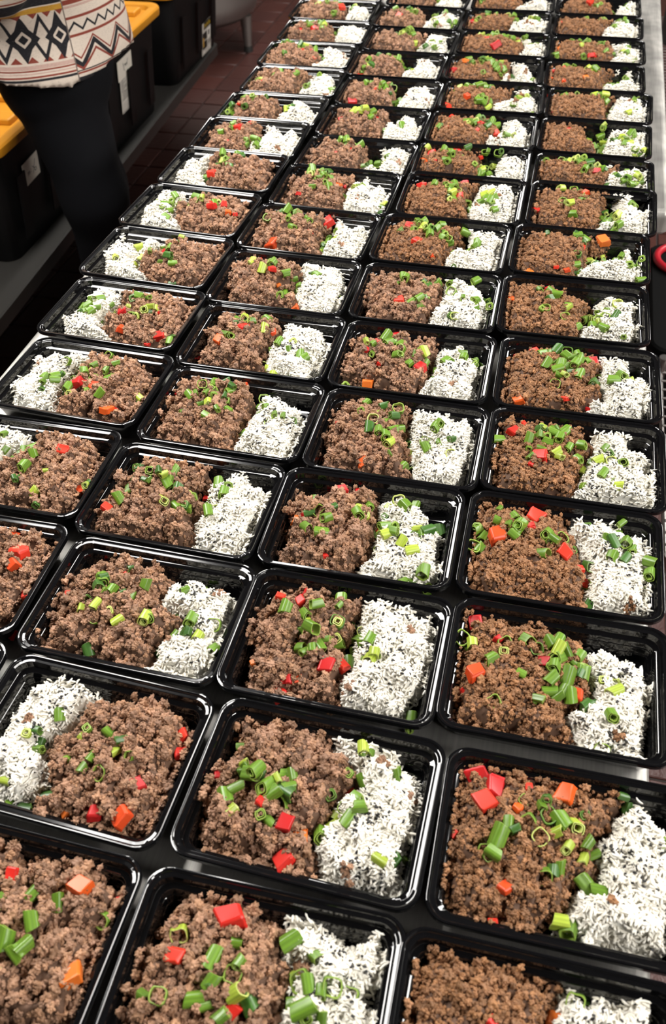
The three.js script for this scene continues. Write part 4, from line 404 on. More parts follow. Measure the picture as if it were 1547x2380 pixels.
for (const t of trays) {
  const r = rng(t.row * 313 + t.col * 71 + 9), done = [];
  const extra = t.G.filter(() => r() < (t.row > 7 ? 0.6 : 0.2)).map((q) => ({ x: q.x + (r() - 0.5) * 0.016, z: q.z + (r() - 0.5) * 0.014, kind: 'tTrt'[(r() * 4) | 0], tone: 'mmdy'[(r() * 4) | 0], turn: r() * 6.28 }));
  for (const q of t.G.concat(extra)) {
    const x = Math.min(HW - 0.0135, Math.max(-HW + 0.0135, q.x)), z = Math.min(HD - 0.0135, Math.max(-HD + 0.0135, q.z));
    let lift = 0; for (const d of done) if (Math.hypot(d[0] - x, d[1] - z) < 0.009) lift = Math.min(0.009, Math.max(lift, d[2] + 0.0034)); done.push([x, z, lift]);
    const upright = q.kind === 'R' || q.kind === 'r' || q.kind === 'h', rad = { R: 0.0026, r: 0.0022, T: 0.0042, t: 0.003, h: 0.002 }[q.kind];
    const endOn = !upright && r() < 0.4;
    const rot = endOn ? [r() * 6.28, -Math.PI / 2 + (r() - 0.5) * 1.5, 0.35 + r() * 0.5] : upright ? [0, r() * 6.28, Math.PI / 2 - 0.15 - r() * 0.75] : [r() * 6.28, q.turn + t.turn, (r() - 0.5) * 1.1];
    if (upright) rot[1] = -Math.PI / 2 + (r() - 0.5) * 1.2;   // tipped towards the near side of the table
    jobs.push({ t, type: 'scallion', x, z, y: t.height(x, z) + rad * 0.95 + lift, s: (t.row <= 5 ? 1.06 : 1.14) + r() * 0.26, key: q.kind + q.tone, on: spot(t, x, z), what: TONE[q.tone] + ' scallion ' + KIND[q.kind], rot, v: (r() * 4) | 0 });
  }
}
const P3 = new THREE.Vector3();
for (const j of jobs) { j.world = j.t.node.localToWorld(P3.set(j.x, j.y, j.z)).clone(); j.far = j.world.distanceTo(camera.position); }
const scallions = jobs.filter((j) => j.type === 'scallion').sort((a, b) => a.far - b.far), single = new Set(scallions.slice(0, 300));
const singles = jobs.filter((j) => j.type === 'pepper' || single.has(j)), same = new Map();
for (const j of singles) { const k = [j.t.row, j.t.col, j.what, j.on].join('|'); if (!same.has(k)) same.set(k, []); same.get(k).push(j); }
for (const list of same.values()) { list.sort((a, b) => a.x - b.x); list.forEach((j, i) => {
  const noun = j.type === 'pepper' ? 'chunk' : '', where = `on the ${j.on}, row ${ROWS[j.t.row]}, ${COLS[j.t.col]} column`;
  j.label = list.length === 1 ? `only ${j.what}${noun ? ' ' + noun : ''} ${where}` : `${ORD[i + 1]} from left ${j.what}${noun ? ' ' + noun : ''} ${where}`;
}); }
for (const j of singles) {
  const m = j.type === 'pepper' ? top('pepper_chunk', pepperGeos[j.v], pepperMat[j.colour][j.m % pepperMat[j.colour].length]) : top('scallion_slice', SL[j.key][j.v], M.green);
  m.position.copy(j.world); m.rotation.set(...j.rot, 'YXZ'); m.scale.setScalar(j.s);
  tag(m, j.label, j.type === 'pepper' ? 'pepper' : 'scallion', j.type === 'pepper' ? 'bell pepper chunks on the meals' : 'scallion slices on the meals');
}
{
  const o = thing('chopped_scallions'); tag(o, 'chopped green scallion slices scattered over the meals in the farther rows', 'scallions', null, 'stuff');
  const by = new Map(); for (const j of scallions.slice(300)) { const k = j.key[0] === 'h' ? 'h' : j.key; if (!by.has(k)) by.set(k, []); by.get(k).push(j); }
  for (const l of by.values()) instanced('scallion_slices', SL[l[0].key][1], M.green, l.map((j) => [j.world.x, j.world.y, j.world.z, ...j.rot, j.s]), o);
}
// ---------- steel tables ----------
const brush = dataTexture(512, (i, j) => { const v = 0.5 + 0.3 * noise(i / 1.3, j / 70, 3) + 0.25 * noise(i / 4, j / 160, 8) + 0.12 * noise(i / 40, j / 40, 5); return [v, v, v]; });
const steelMap = dataTexture(512, (i, j) => { const v = 0.7 + 0.1 * noise(i / 60, j / 60, 1) + 0.07 * noise(i / 18, j / 22, 4) + 0.05 * noise(i / 1.5, j / 60, 9); return [v, v * 0.985, v * 0.955]; }, true);
brush.repeat.set(2.2, 2.2); steelMap.repeat.set(1.7, 1.7);
const steel = phys({ map: steelMap, metalness: 0.85, roughness: 0.6, bumpMap: brush, bumpScale: 0.00006 });
const darkSteel = std({ color: lin(0.035, 0.034, 0.032), metalness: 0.5, roughness: 0.5 });
function table(name, x0, x1, z0, z1, y, label) {
  const o = thing(name, [(x0 + x1) / 2, 0, (z0 + z1) / 2]); tag(o, label, 'table', 'steel work tables end to end');
  const a = (x1 - x0) / 2, b = (z1 - z0) / 2, R = 0.012;
  const topG = boxUV(loft([[a - 0.014, b - 0.014, 0.006, y - 0.045], [a - 0.004, b - 0.004, 0.01, y - 0.045], [a, b, 0.012, y - 0.04], [a, b, 0.012, y - 0.014], [a - 0.0012, b - 0.0012, 0.012, y - 0.007], [a - 0.004, b - 0.004, 0.011, y - 0.003], [a - 0.009, b - 0.009, 0.009, y - 0.0006], [a - 0.014, b - 0.014, 0.006, y]], true, true, 0.5));
  part('table_top', topG, steel, o);
  for (const sx of [-1, 1]) for (const sz of [-1, 1]) { const l = part('leg', new THREE.CylinderGeometry(0.02, 0.02, y - 0.1, 16), steel, o, [sx * (a - 0.07), (y - 0.045 + 0.055) / 2, sz * (b - 0.08)]); part('foot', new THREE.CylinderGeometry(0.018, 0.013, 0.06, 12), darkSteel, l, [0, -(y - 0.1) / 2 - 0.025, 0]); }
  part('under_shelf', loft([[a - 0.06, b - 0.06, 0.01, 0.21], [a - 0.06, b - 0.06, 0.01, 0.25]], true, true), steel, o);
  return o;
}
table('steel_table', -0.755, 0.181, -1.638, 0.25, 0.9, 'stainless steel work table carrying the nearer rows of meal trays');
table('steel_table', -0.735, 0.228, -3.55, -1.652, 0.894, 'stainless steel work table carrying the farther rows, with a bare strip along its edge');
// a scallion slice dropped on the far table
{ const m = top('scallion_slice', SL['rd'][1], M.green); m.position.set(0.163, 0.897, -2.615); m.rotation.set(0, 0.6, 1.45, 'YXZ'); tag(m, 'dark green scallion ring dropped on the bare steel table edge', 'scallion', 'scallion slices on the meals'); }

// ---------- floor of red quarry tiles ----------
const PITCH = 0.178, GAP = 0.007, floorRoot = new THREE.Group(); floorRoot.name = 'floor'; floorRoot.userData.kind = 'structure'; scene.add(floorRoot);
const ROOM = { x0: -2.75, x1: 2.6, z0: -7.6, z1: 2.2 };
part('grout_bed', box(ROOM.x1 - ROOM.x0, 0.08, ROOM.z1 - ROOM.z0, (ROOM.x0 + ROOM.x1) / 2, -0.046, (ROOM.z0 + ROOM.z1) / 2), std({ color: lin(0.02, 0.013, 0.011), roughness: 0.9 }), floorRoot);
const tileBump = dataTexture(256, (i, j) => { const v = 0.5 + 0.35 * noise(i / 16, j / 16, 6) + 0.2 * noise(i / 3, j / 3, 2); return [v, v, v]; });
tileBump.repeat.set(3, 3);
const tileMats = [[0.055, 0.015, 0.01], [0.062, 0.017, 0.012], [0.048, 0.013, 0.0095], [0.058, 0.017, 0.013], [0.051, 0.015, 0.011]].map((c) => std({ color: lin(...c), roughness: 0.42, bumpMap: tileBump, bumpScale: 0.0012 }));
const tileGeo = boxUV(loft([[(PITCH - GAP) / 2, (PITCH - GAP) / 2, 0.003, -0.012], [(PITCH - GAP) / 2, (PITCH - GAP) / 2, 0.003, -0.0025], [(PITCH - GAP) / 2 - 0.0025, (PITCH - GAP) / 2 - 0.0025, 0.003, 0]], true, false, 0.9, 1));
{
  const rest = [], r = rng(4242); let n = 0;
  for (let i = -6; i < 26; i++) for (let k = -12; k < 44; k++) {
    const x = -1.712 + PITCH * (i + 0.5), z = -5.644 + PITCH * (k + 0.5); if (x < ROOM.x0 + 0.09 || x > ROOM.x1 - 0.09 || z < ROOM.z0 + 0.09 || z > ROOM.z1 - 0.09) continue;
    const seen = (z > -5.9 && z < -2.1 && x > -2.0 && x < -0.85 + Math.min(0, (z + 3.4) * 0.2)) || (x > 0.2 && x < 0.52 && z < -0.9 && z > -3.2), dy = (r() - 0.5) * 0.0012;
    if (seen && n < 300) { n++; part(n === 1 ? 'tile' : 'tile_' + String(n - 1).padStart(3, '0'), tileGeo, tileMats[(r() * 5) | 0], floorRoot, [x, dy, z]); }
    else rest.push([x, dy, z, 0, 0, 0, 1]);
  }
  const m = instanced('tile_field', tileGeo, tileMats[0], rest, floorRoot); m.userData.kind = 'stuff';
}
// ---------- walls, ceiling, lamps ----------
const wallMat = std({ color: lin(0.1, 0.095, 0.09), roughness: 0.7 }), ceilMat = std({ color: lin(0.12, 0.12, 0.12), roughness: 0.9 });
function struct(name, g, m) { const o = new THREE.Mesh(g, m); o.name = name; o.userData.kind = 'structure'; o.castShadow = o.receiveShadow = true; scene.add(o); return o; }
{
  const { x0, x1, z0, z1 } = ROOM, cx = (x0 + x1) / 2, cz = (z0 + z1) / 2, T = 0.12;
  struct('wall_left', box(T, CEIL, z1 - z0, x0 - T / 2, CEIL / 2, cz), wallMat); struct('wall_right', box(T, CEIL, z1 - z0, x1 + T / 2, CEIL / 2, cz), wallMat);
  struct('wall_back', box(x1 - x0 + 2 * T, CEIL, T, cx, CEIL / 2, z0 - T / 2), wallMat); struct('wall_front', box(x1 - x0 + 2 * T, CEIL, T, cx, CEIL / 2, z1 + T / 2), wallMat);
  struct('ceiling', box(x1 - x0 + 2 * T, T, z1 - z0 + 2 * T, cx, CEIL + T / 2, cz), ceilMat);
}
const lampMat = std({ color: 0x000000, emissive: LAMP_COLOR, emissiveIntensity: LAMP_L, roughness: 1 }), lampFrame = std({ color: lin(0.7, 0.7, 0.7), roughness: 0.5 });
LAMPS.forEach(([x, z, w], k) => {
  const o = thing('fluorescent_fixture', [x, CEIL, z]); tag(o, `fluorescent ceiling fixture with white diffuser, ${x < 0 ? ORD[k + 1] + ' of the run above the aisle' : ORD[k - 4] + ' of those over the other side'}`, 'ceiling light', 'fluorescent ceiling fixtures');
  part('lamp_frame', mergeGeometries([box(w + 0.04, 0.05, 0.02, 0, -0.025, 0.61), box(w + 0.04, 0.05, 0.02, 0, -0.025, -0.61), box(0.02, 0.05, 1.2, w / 2 + 0.01, -0.025, 0), box(0.02, 0.05, 1.2, -w / 2 - 0.01, -0.025, 0)]), lampFrame, o);
  part('diffuser', box(w, 0.02, 1.2, 0, -0.03, 0), lampMat, o);
  const l = new THREE.RectAreaLight(LAMP_COLOR, LAMP_L, w, 1.2); l.position.set(x, CEIL - 0.045, z); l.rotation.x = -Math.PI / 2; scene.add(l);
});
// ---------- low rack with black storage totes ----------
const blackPlastic = phys({ color: lin(0.0045, 0.0043, 0.0045), roughness: 0.55, specularIntensity: 0.35 }), yellowPlastic = std({ color: lin(0.5, 0.205, 0.008), roughness: 0.5 });
const rackMat = std({ color: lin(0.028, 0.026, 0.023), roughness: 0.5, bumpMap: speck, bumpScale: 0.0004, metalness: 0.25 });
const RACK_Y = 0.3, RACK_TURN = 3.2 * DEG;
const rack = thing('dunnage_rack', [-1.915, 0, -2.65], RACK_TURN);
tag(rack, 'low grey metal storage rack standing along the aisle under the totes', 'rack');
part('shelf_top', loft([[0.41, 1.5, 0.012, RACK_Y - 0.05], [0.415, 1.505, 0.014, RACK_Y - 0.046], [0.415, 1.505, 0.014, RACK_Y - 0.005], [0.41, 1.5, 0.012, RACK_Y]], true, true, 0.5), rackMat, rack);
for (const x of [-0.36, 0.12]) for (const z of [-1.42, -0.47, 0.47, 1.42]) part('leg', box(0.05, RACK_Y - 0.05, 0.05, 0, (RACK_Y - 0.05) / 2, 0, 0.006), rackMat, rack, [x, 0, z]);
function tote(z, label, extra) {     // local x runs across (towards the aisle), z along
  const o = thing('storage_tote', [-1.755 + (z + 2.4) * 0.02, RACK_Y, z], 1.1 * DEG); tag(o, label, 'storage tote', 'black storage totes on the rack');
  const a = 0.245, b = 0.31;
  part('tote_body', loft([[a - 0.05, b - 0.04, 0.03, 0.03], [a - 0.052, b - 0.042, 0.03, 0.002], [a - 0.048, b - 0.036, 0.04, 0], [a - 0.045, b - 0.032, 0.045, 0.006], [a - 0.012, b - 0.008, 0.05, 0.31], [a - 0.011, b - 0.007, 0.05, 0.325], [a - 0.002, b + 0.002, 0.05, 0.327], [a, b + 0.004, 0.05, 0.345], [a - 0.014, b - 0.012, 0.045, 0.345], [a - 0.045, b - 0.035, 0.04, 0.03]].slice(1), true, true, 0.5), blackPlastic, o);
  const lid = part('lid', loft([[a + 0.004, b + 0.008, 0.05, 0.338], [a + 0.016, b + 0.02, 0.055, 0.339], [a + 0.018, b + 0.022, 0.055, 0.345], [a + 0.018, b + 0.022, 0.055, 0.362], [a + 0.014, b + 0.018, 0.052, 0.368], [a - 0.01, b - 0.006, 0.045, 0.369], [a - 0.016, b - 0.012, 0.04, 0.366], [a - 0.022, b - 0.018, 0.035, 0.352]], true, true, 0.5), yellowPlastic, o);
  for (const zz of [-0.235, -0.08, 0.08, 0.235]) part('lid_rib', box(2 * a - 0.09, 0.02, 0.06, 0, 0.36, zz, 0.006), yellowPlastic, lid);
  for (const s of [-1, 1]) part('latch', box(0.1, 0.075, 0.03, 0, 0.325, s * (b + 0.008), 0.008), yellowPlastic, o);
  for (const zz of [-0.19, 0, 0.19]) part('side_rib', box(0.004, 0.2, 0.05, 0, 0.15, zz, 0.0015), blackPlastic, o, [a - 0.0305, 0.0, 0], [0, 0, -0.108]);
  return o;
}
const labelFace = (o, name, tex, w, h, z, y, spin = 0) => {   // a sheet stuck to the sloping side
  const m = part(name, box(w, h, 0.0012), std({ map: tex, roughness: 0.6 }), o); const x = 0.2 + 0.033 * (y - 0.006) / 0.304 + 0.006;
  m.position.set(x, y, z); m.rotation.order = 'YXZ'; m.rotation.set(0.108, Math.PI / 2, spin); return m;
};
const paper = (strokes) => canvasTexture(256, 256, (c, w, h) => {
  c.fillStyle = '#cfc8bb'; c.fillRect(0, 0, w, h); c.strokeStyle = '#2b2825'; c.lineWidth = 7; c.lineCap = 'round';
  for (const s of strokes) { c.beginPath(); s.forEach(([x, y], i) => i ? c.lineTo(x, y) : c.moveTo(x, y)); c.stroke(); }
});
const noteA = paper([[[100, 70], [112, 170]], [[112, 110], [130, 95], [138, 112], [134, 130]], [[140, 100], [150, 128], [160, 100], [170, 126], [186, 60]]]);
const noteB = paper([[[70, 130], [74, 165]], [[72, 138], [84, 128], [88, 160]], [[88, 138], [100, 128], [104, 160]], [[120, 120], [121, 124]], [[122, 150], [123, 154]], [[205, 60], [150, 190]], [[150, 110], [180, 150], [204, 150], [206, 178], [184, 184], [178, 160]]]);
const barcodeTex = canvasTexture(256, 256, (c, w, h) => {
  c.fillStyle = '#b9b4aa'; c.fillRect(0, 0, w, h); c.fillStyle = '#3a3835'; const r = rng(77);
  for (let y = 20; y < 150; y += 14) c.fillRect(16, y, 40 + r() * 80, 5);
  c.fillStyle = '#e6e2d8'; c.fillRect(165, 18, 78, 92); c.fillStyle = '#26241f'; for (let x = 178; x < 232; x += 4 + r() * 6) c.fillRect(x, 28, 1 + r() * 4, 70);
  c.fillStyle = '#6d6963'; for (let y = 160; y < 250; y += 13) c.fillRect(16 + r() * 30, y, 120 + r() * 90, 6);
  c.strokeStyle = '#45423e'; c.lineWidth = 4; c.strokeRect(70, 120, 60, 36); c.beginPath(); c.arc(170, 140, 18, 0, 6.3); c.stroke();
});
const linesTex = canvasTexture(256, 128, (c, w, h) => { c.fillStyle = '#d2ccc2'; c.fillRect(0, 0, w, h); c.fillStyle = '#8d8880'; for (let y = 14; y < 105; y += 17) c.fillRect(12, y, 200 + (y * 7) % 30, 6); c.fillStyle = '#34312e'; for (let x = 10; x < 240; x += 17) c.fillRect(x, 112, 9 + x % 7, 10); });
const stickerTex = canvasTexture(256, 384, (c, w, h) => {
  c.fillStyle = '#b4afa6'; c.fillRect(0, 0, w, h); c.fillStyle = '#16130c'; c.fillRect(60, 0, 196, 88); c.fillStyle = '#c9a318'; const r = rng(5);
  c.save(); c.translate(72, 64); c.font = 'bold 46px sans-serif'; for (let k = 0; k < 6; k++) { c.fillRect(k * 30, -38 + r() * 6, 9, 38); c.fillRect(k * 30, -38 + (k % 2) * 28, 22, 8); } c.restore();
  c.fillStyle = '#17140f'; c.fillRect(24, 120, 120, 92); c.fillRect(24, 226, 120, 92); c.fillStyle = '#a87f1c'; c.fillRect(30, 176, 36, 110); c.fillStyle = '#d9d5cc'; c.fillRect(160, 104, 84, 130); c.fillStyle = '#3c3833'; c.fillRect(176, 130, 40, 60);
  c.fillStyle = '#8a857c'; c.fillRect(160, 250, 84, 50); c.fillStyle = '#dcd8cf'; c.beginPath(); c.arc(60, 350, 22, 0, 6.3); c.fill(); c.fillRect(110, 330, 120, 34); c.fillStyle = '#403c37'; for (let x = 116; x < 224; x += 11) c.fillRect(x, 336, 5, 22);
});
const t1 = tote(-2.44, 'black storage tote with a yellow lid and taped note, nearest of three on rack');
labelFace(t1, 'taped_note', noteB, 0.1, 0.07, 0.11, 0.225, 0.05);
const t2 = tote(-3.12, 'black storage tote with a yellow lid, white note and barcode label, middle of three');
labelFace(t2, 'paper_note', noteA, 0.13, 0.068, 0.03, 0.262, 0.02); labelFace(t2, 'barcode_label', barcodeTex, 0.122, 0.08, 0.022, 0.192, 0); labelFace(t2, 'printed_label', linesTex, 0.124, 0.04, 0.02, 0.132, 0);
const t3 = tote(-3.9, 'black storage tote with a black and yellow product sticker, farthest of three');
labelFace(t3, 'product_sticker', stickerTex, 0.125, 0.13, -0.11, 0.075, 0);

// ---------- steel kettle beyond the totes ----------
const kettleSteel = std({ color: lin(0.32, 0.3, 0.28), metalness: 0.9, roughness: 0.45, bumpMap: speck, bumpScale: 0.0004 });
const kettle = thing('steam_kettle', [-2.02, 0, -5.0]); tag(kettle, 'round stainless steel kettle on legs standing beyond the totes', 'kettle');
part('kettle_bowl', new THREE.LatheGeometry([[0, 0.15], [0.2, 0.152], [0.3, 0.165], [0.345, 0.2], [0.355, 0.26], [0.355, 0.8], [0.37, 0.805], [0.375, 0.815], [0.37, 0.825], [0.345, 0.825], [0.345, 0.26], [0, 0.2]].map(([x, y]) => new THREE.Vector2(x, y)), 64), kettleSteel, kettle);
for (const a of [0.1, 2.2, 4.3]) { const l = part('leg', new THREE.CylinderGeometry(0.032, 0.02, 0.16, 20), kettleSteel, kettle, [0.31 * Math.cos(a), 0.1, 0.31 * Math.sin(a)]); part('foot', new THREE.CylinderGeometry(0.022, 0.026, 0.03, 20), darkSteel, l, [0, -0.085, 0]); }

// ---------- wire racks, bin and hoop at the other side ----------
const chrome = std({ color: lin(0.3, 0.28, 0.27), metalness: 1, roughness: 0.35 });
function wireRack(x0, x1, z0, z1, y, label) {
  const o = thing('wire_rack', [(x0 + x1) / 2, 0, (z0 + z1) / 2]); tag(o, label, 'rack', 'low wire racks'); const a = (x1 - x0) / 2, b = (z1 - z0) / 2;
  const rod = new THREE.CylinderGeometry(0.0032, 0.0032, 2 * a, 8); rod.rotateZ(Math.PI / 2);
  for (let z = -b + 0.03; z < b - 0.01; z += 0.036) part('wire', rod, chrome, o, [0, y, z]);
  for (const s of [-1, 1]) { const g = new THREE.CylinderGeometry(0.006, 0.006, 2 * b, 10); g.rotateX(Math.PI / 2); part('side_rail', g, chrome, o, [s * a, y - 0.006, 0]); for (const q of [-1, 1]) part('post', new THREE.CylinderGeometry(0.0127, 0.0127, y + 0.04, 16), chrome, o, [s * a, (y + 0.04) / 2, q * (b - 0.02)]); }
  return o;
}
wireRack(0.355, 0.85, -4.9, -3.46, 0.3, 'low chrome wire rack beside the far table, under a pot');
wireRack(0.35, 0.85, -2.03, -1.3, 0.3, 'low chrome wire rack beside the near table, next to a black bin');
const pot = thing('cooking_pot', [0.47, 0.304, -4.52]); tag(pot, 'dark cooking pot standing on the chrome wire rack', 'pot');
part('pot_body', new THREE.LatheGeometry([[0, 0], [0.085, 0], [0.093, 0.008], [0.095, 0.02], [0.095, 0.17], [0.1, 0.173], [0.1, 0.178], [0.092, 0.178], [0.091, 0.02], [0, 0.006]].map(([x, y]) => new THREE.Vector2(x, y)), 48), darkSteel, pot);
for (const s of [-1, 1]) { const h = part('handle', new THREE.TorusGeometry(0.03, 0.005, 8, 20, Math.PI), darkSteel, pot, [0, 0.13, s * 0.093]); h.rotation.set(Math.PI / 2, 0, s > 0 ? 0 : Math.PI); }
const bin = thing('black_bin', [0.62, 0, -2.4]); tag(bin, 'black plastic bin on the floor beside the near table', 'bin');
part('bin_body', loft([[0.255, 0.26, 0.03, 0], [0.27, 0.275, 0.04, 0.01], [0.285, 0.285, 0.045, 0.27]], false, true, 0.5), blackPlastic, bin);
const binPlastic = phys({ color: lin(0.002, 0.002, 0.002), roughness: 0.8, specularIntensity: 0.2 });
part('bin_lid', loft([[0.285, 0.285, 0.045, 0.268], [0.292, 0.292, 0.05, 0.272], [0.292, 0.292, 0.05, 0.288], [0.286, 0.286, 0.046, 0.294]], true, true, 0.5), binPlastic, bin);
const hoop = thing('red_hose', [0.43, 0.305, -2.58], 0.3); tag(hoop, 'loop of red hose lying on the black bin', 'hose');
part('hose_coil', (() => { const g = new THREE.TorusGeometry(0.085, 0.011, 14, 60); g.rotateX(Math.PI / 2); return g; })(), std({ color: lin(0.4, 0.008, 0.018), roughness: 0.4 }), hoop);
part('hose_end', (() => { const c = new THREE.CatmullRomCurve3([[0.085, 0, 0], [0.09, 0, -0.07], [0.13, 0.0, -0.14], [0.22, 0, -0.18]].map((p) => new THREE.Vector3(...p))); return new THREE.TubeGeometry(c, 30, 0.011, 12); })(), std({ color: lin(0.4, 0.008, 0.018), roughness: 0.4 }), hoop);

// ---------- the person in the patterned cardigan ----------
function surfaceNet(f, lo, hi, cell) {     // smooth skin of a distance field
  const n = [0, 1, 2].map((k) => Math.ceil((hi[k] - lo[k]) / cell) + 1), [nx, ny, nz] = n, v = new Float32Array(nx * ny * nz), at = (i, j, k) => (k * ny + j) * nx + i;
  for (let k = 0; k < nz; k++) for (let j = 0; j < ny; j++) for (let i = 0; i < nx; i++) v[at(i, j, k)] = f(lo[0] + i * cell, lo[1] + j * cell, lo[2] + k * cell);
  const pos = [], idx = [], id = new Int32Array(v.length).fill(-1), C = [[0, 0, 0], [1, 0, 0], [0, 1, 0], [1, 1, 0], [0, 0, 1], [1, 0, 1], [0, 1, 1], [1, 1, 1]], E = [[0, 1], [2, 3], [4, 5], [6, 7], [0, 2], [1, 3], [4, 6], [5, 7], [0, 4], [1, 5], [2, 6], [3, 7]];
  for (let k = 0; k < nz - 1; k++) for (let j = 0; j < ny - 1; j++) for (let i = 0; i < nx - 1; i++) {
    const c = C.map(([a, b, d]) => v[at(i + a, j + b, k + d)]); let m = 0; for (const q of c) if (q < 0) m++; if (m === 0 || m === 8) continue;
    let x = 0, y = 0, z = 0, w = 0; for (const [a, b] of E) if ((c[a] < 0) !== (c[b] < 0)) { const t = c[a] / (c[a] - c[b]); x += C[a][0] + (C[b][0] - C[a][0]) * t; y += C[a][1] + (C[b][1] - C[a][1]) * t; z += C[a][2] + (C[b][2] - C[a][2]) * t; w++; }
    id[at(i, j, k)] = pos.length / 3; pos.push(lo[0] + (i + x / w) * cell, lo[1] + (j + y / w) * cell, lo[2] + (k + z / w) * cell);
  }
  const quad = (a, b, c, d, s) => { if (a < 0 || b < 0 || c < 0 || d < 0) return; s ? idx.push(a, b, c, a, c, d) : idx.push(a, c, b, a, d, c); };
  for (let k = 1; k < nz - 1; k++) for (let j = 1; j < ny - 1; j++) for (let i = 1; i < nx - 1; i++) {
    const s = v[at(i, j, k)] < 0;
    if (s !== v[at(i + 1, j, k)] < 0) quad(id[at(i, j - 1, k - 1)], id[at(i, j, k - 1)], id[at(i, j, k)], id[at(i, j - 1, k)], s);
    if (s !== v[at(i, j + 1, k)] < 0) quad(id[at(i - 1, j, k - 1)], id[at(i - 1, j, k)], id[at(i, j, k)], id[at(i, j, k - 1)], s);
    if (s !== v[at(i, j, k + 1)] < 0) quad(id[at(i - 1, j - 1, k)], id[at(i, j - 1, k)], id[at(i, j, k)], id[at(i - 1, j, k)], s);
  }
  const g = new THREE.BufferGeometry(); g.setAttribute('position', new THREE.Float32BufferAttribute(pos, 3)); g.setIndex(idx); g.computeVertexNormals(); return g;
}
const smin = (a, b, k) => { const h = Math.max(k - Math.abs(a - b), 0) / k; return Math.min(a, b) - h * h * k * 0.25; };
const cone = (p, q, ra, rb, flat = 1) => { const e = [q[0] - p[0], q[1] - p[1], q[2] - p[2]], L = e[0] * e[0] + e[1] * e[1] + e[2] * e[2] || 1e-9;
  return (x, y, z) => { const a = x - p[0], b = y - p[1], c = z - p[2], t = Math.min(1, Math.max(0, (a * e[0] + b * e[1] + c * e[2]) / L)), dx = a - e[0] * t, dy = b - e[1] * t, dz = (c - e[2] * t) / flat; return Math.sqrt(dx * dx + dy * dy + dz * dz) - (ra + (rb - ra) * t); }; };
const joint = (bones, k) => (x, y, z) => { let d = 9; for (const b of bones) d = smin(d, b(x, y, z), k); return d; };
const J = { hipL: [-0.155, 0.84, 0], hipR: [-0.08, 0.84, -0.02], kneeL: [-0.12, 0.47, 0.05], kneeR: [-0.045, 0.46, -0.02], ankL: [-0.07, 0.08, -0.02], ankR: [0.03, 0.08, -0.05], shL: [-0.24, 1.36, -0.01], shR: [0.11, 1.36, -0.01], elL: [-0.31, 1.1, 0.08], elR: [0.19, 1.1, 0.08], wrL: [-0.18, 1.24, 0.27], wrR: [0.06, 1.24, 0.27], chest: [-0.065, 1.24, 0], waist: [-0.065, 1.02, 0], neck: [-0.065, 1.42, -0.01], head: [-0.065, 1.58, 0.02] };
const bodyField = joint([cone(J.waist, J.chest, 0.14, 0.155, 0.72), cone(J.hipL, J.hipR, 0.125, 0.125, 0.9), cone([-0.1, 0.86, 0], J.waist, 0.14, 0.14, 0.75), cone(J.shL, J.shR, 0.06, 0.06), cone(J.chest, J.neck, 0.13, 0.055, 0.8), cone(J.neck, [-0.065, 1.5, 0], 0.052, 0.055),
  cone(J.hipL, J.kneeL, 0.085, 0.058), cone(J.hipR, J.kneeR, 0.085, 0.058), cone(J.kneeL, J.ankL, 0.054, 0.036), cone(J.kneeR, J.ankR, 0.054, 0.036), cone(J.shL, J.elL, 0.05, 0.04), cone(J.shR, J.elR, 0.05, 0.04), cone(J.elL, J.wrL, 0.04, 0.026), cone(J.elR, J.wrR, 0.04, 0.026)], 0.05);
const hx = J.head[0], hy = J.head[1], hz = J.head[2];
const ball = (x0, y0, z0, a, b, c) => (x, y, z) => { const q = Math.sqrt(((x - x0) / a) ** 2 + ((y - y0) / b) ** 2 + ((z - z0) / c) ** 2); return (q - 1) * Math.min(a, b, c); };
const headField = (x, y, z) => { let d = joint([ball(hx, hy + 0.02, hz - 0.012, 0.075, 0.1, 0.092), ball(hx, hy - 0.045, hz + 0.022, 0.052, 0.062, 0.06), cone([hx, hy + 0.018, hz + 0.078], [hx, hy - 0.018, hz + 0.1], 0.009, 0.014), ball(hx, hy - 0.05, hz + 0.078, 0.024, 0.011, 0.014), ball(hx - 0.077, hy - 0.005, hz - 0.01, 0.012, 0.03, 0.02), ball(hx + 0.077, hy - 0.005, hz - 0.01, 0.012, 0.03, 0.02), cone([hx, hy - 0.14, hz - 0.02], [hx, hy - 0.05, hz - 0.015], 0.054, 0.05)], 0.02)(x, y, z);
  for (const s of [-1, 1]) { const e = ball(hx + s * 0.03, hy + 0.008, hz + 0.083, 0.017, 0.01, 0.012)(x, y, z); d = Math.max(d, -e - 0.002); d = Math.min(d, ball(hx + s * 0.03, hy + 0.008, hz + 0.07, 0.013, 0.012, 0.012)(x, y, z)); } return d; };
function handField(w, s) {   // relaxed hand in front of the body; s: thumb side
  const P = (a, b, c) => [w[0] + s * a, w[1] + b, w[2] + c], B = [cone(P(0, 0, -0.03), P(0.005, 0, 0.05), 0.026, 0.03, 0.9), cone(P(-0.025, 0, 0.07), P(0.03, 0, 0.075), 0.016, 0.016)];
  [[-0.028, 0.052, 0.0075], [-0.009, 0.066, 0.0085], [0.011, 0.07, 0.0088], [0.031, 0.063, 0.0085]].forEach(([x, l, r]) => { B.push(cone(P(x, 0, 0.072), P(x, -0.012, 0.072 + l * 0.5), r, r * 0.95), cone(P(x, -0.012, 0.072 + l * 0.5), P(x, -0.034, 0.072 + l * 0.86), r * 0.95, r * 0.8)); });
  B.push(cone(P(0.024, -0.004, 0.01), P(0.05, -0.014, 0.045), 0.014, 0.011), cone(P(0.05, -0.014, 0.045), P(0.052, -0.024, 0.075), 0.011, 0.009)); return joint(B, 0.006);
}
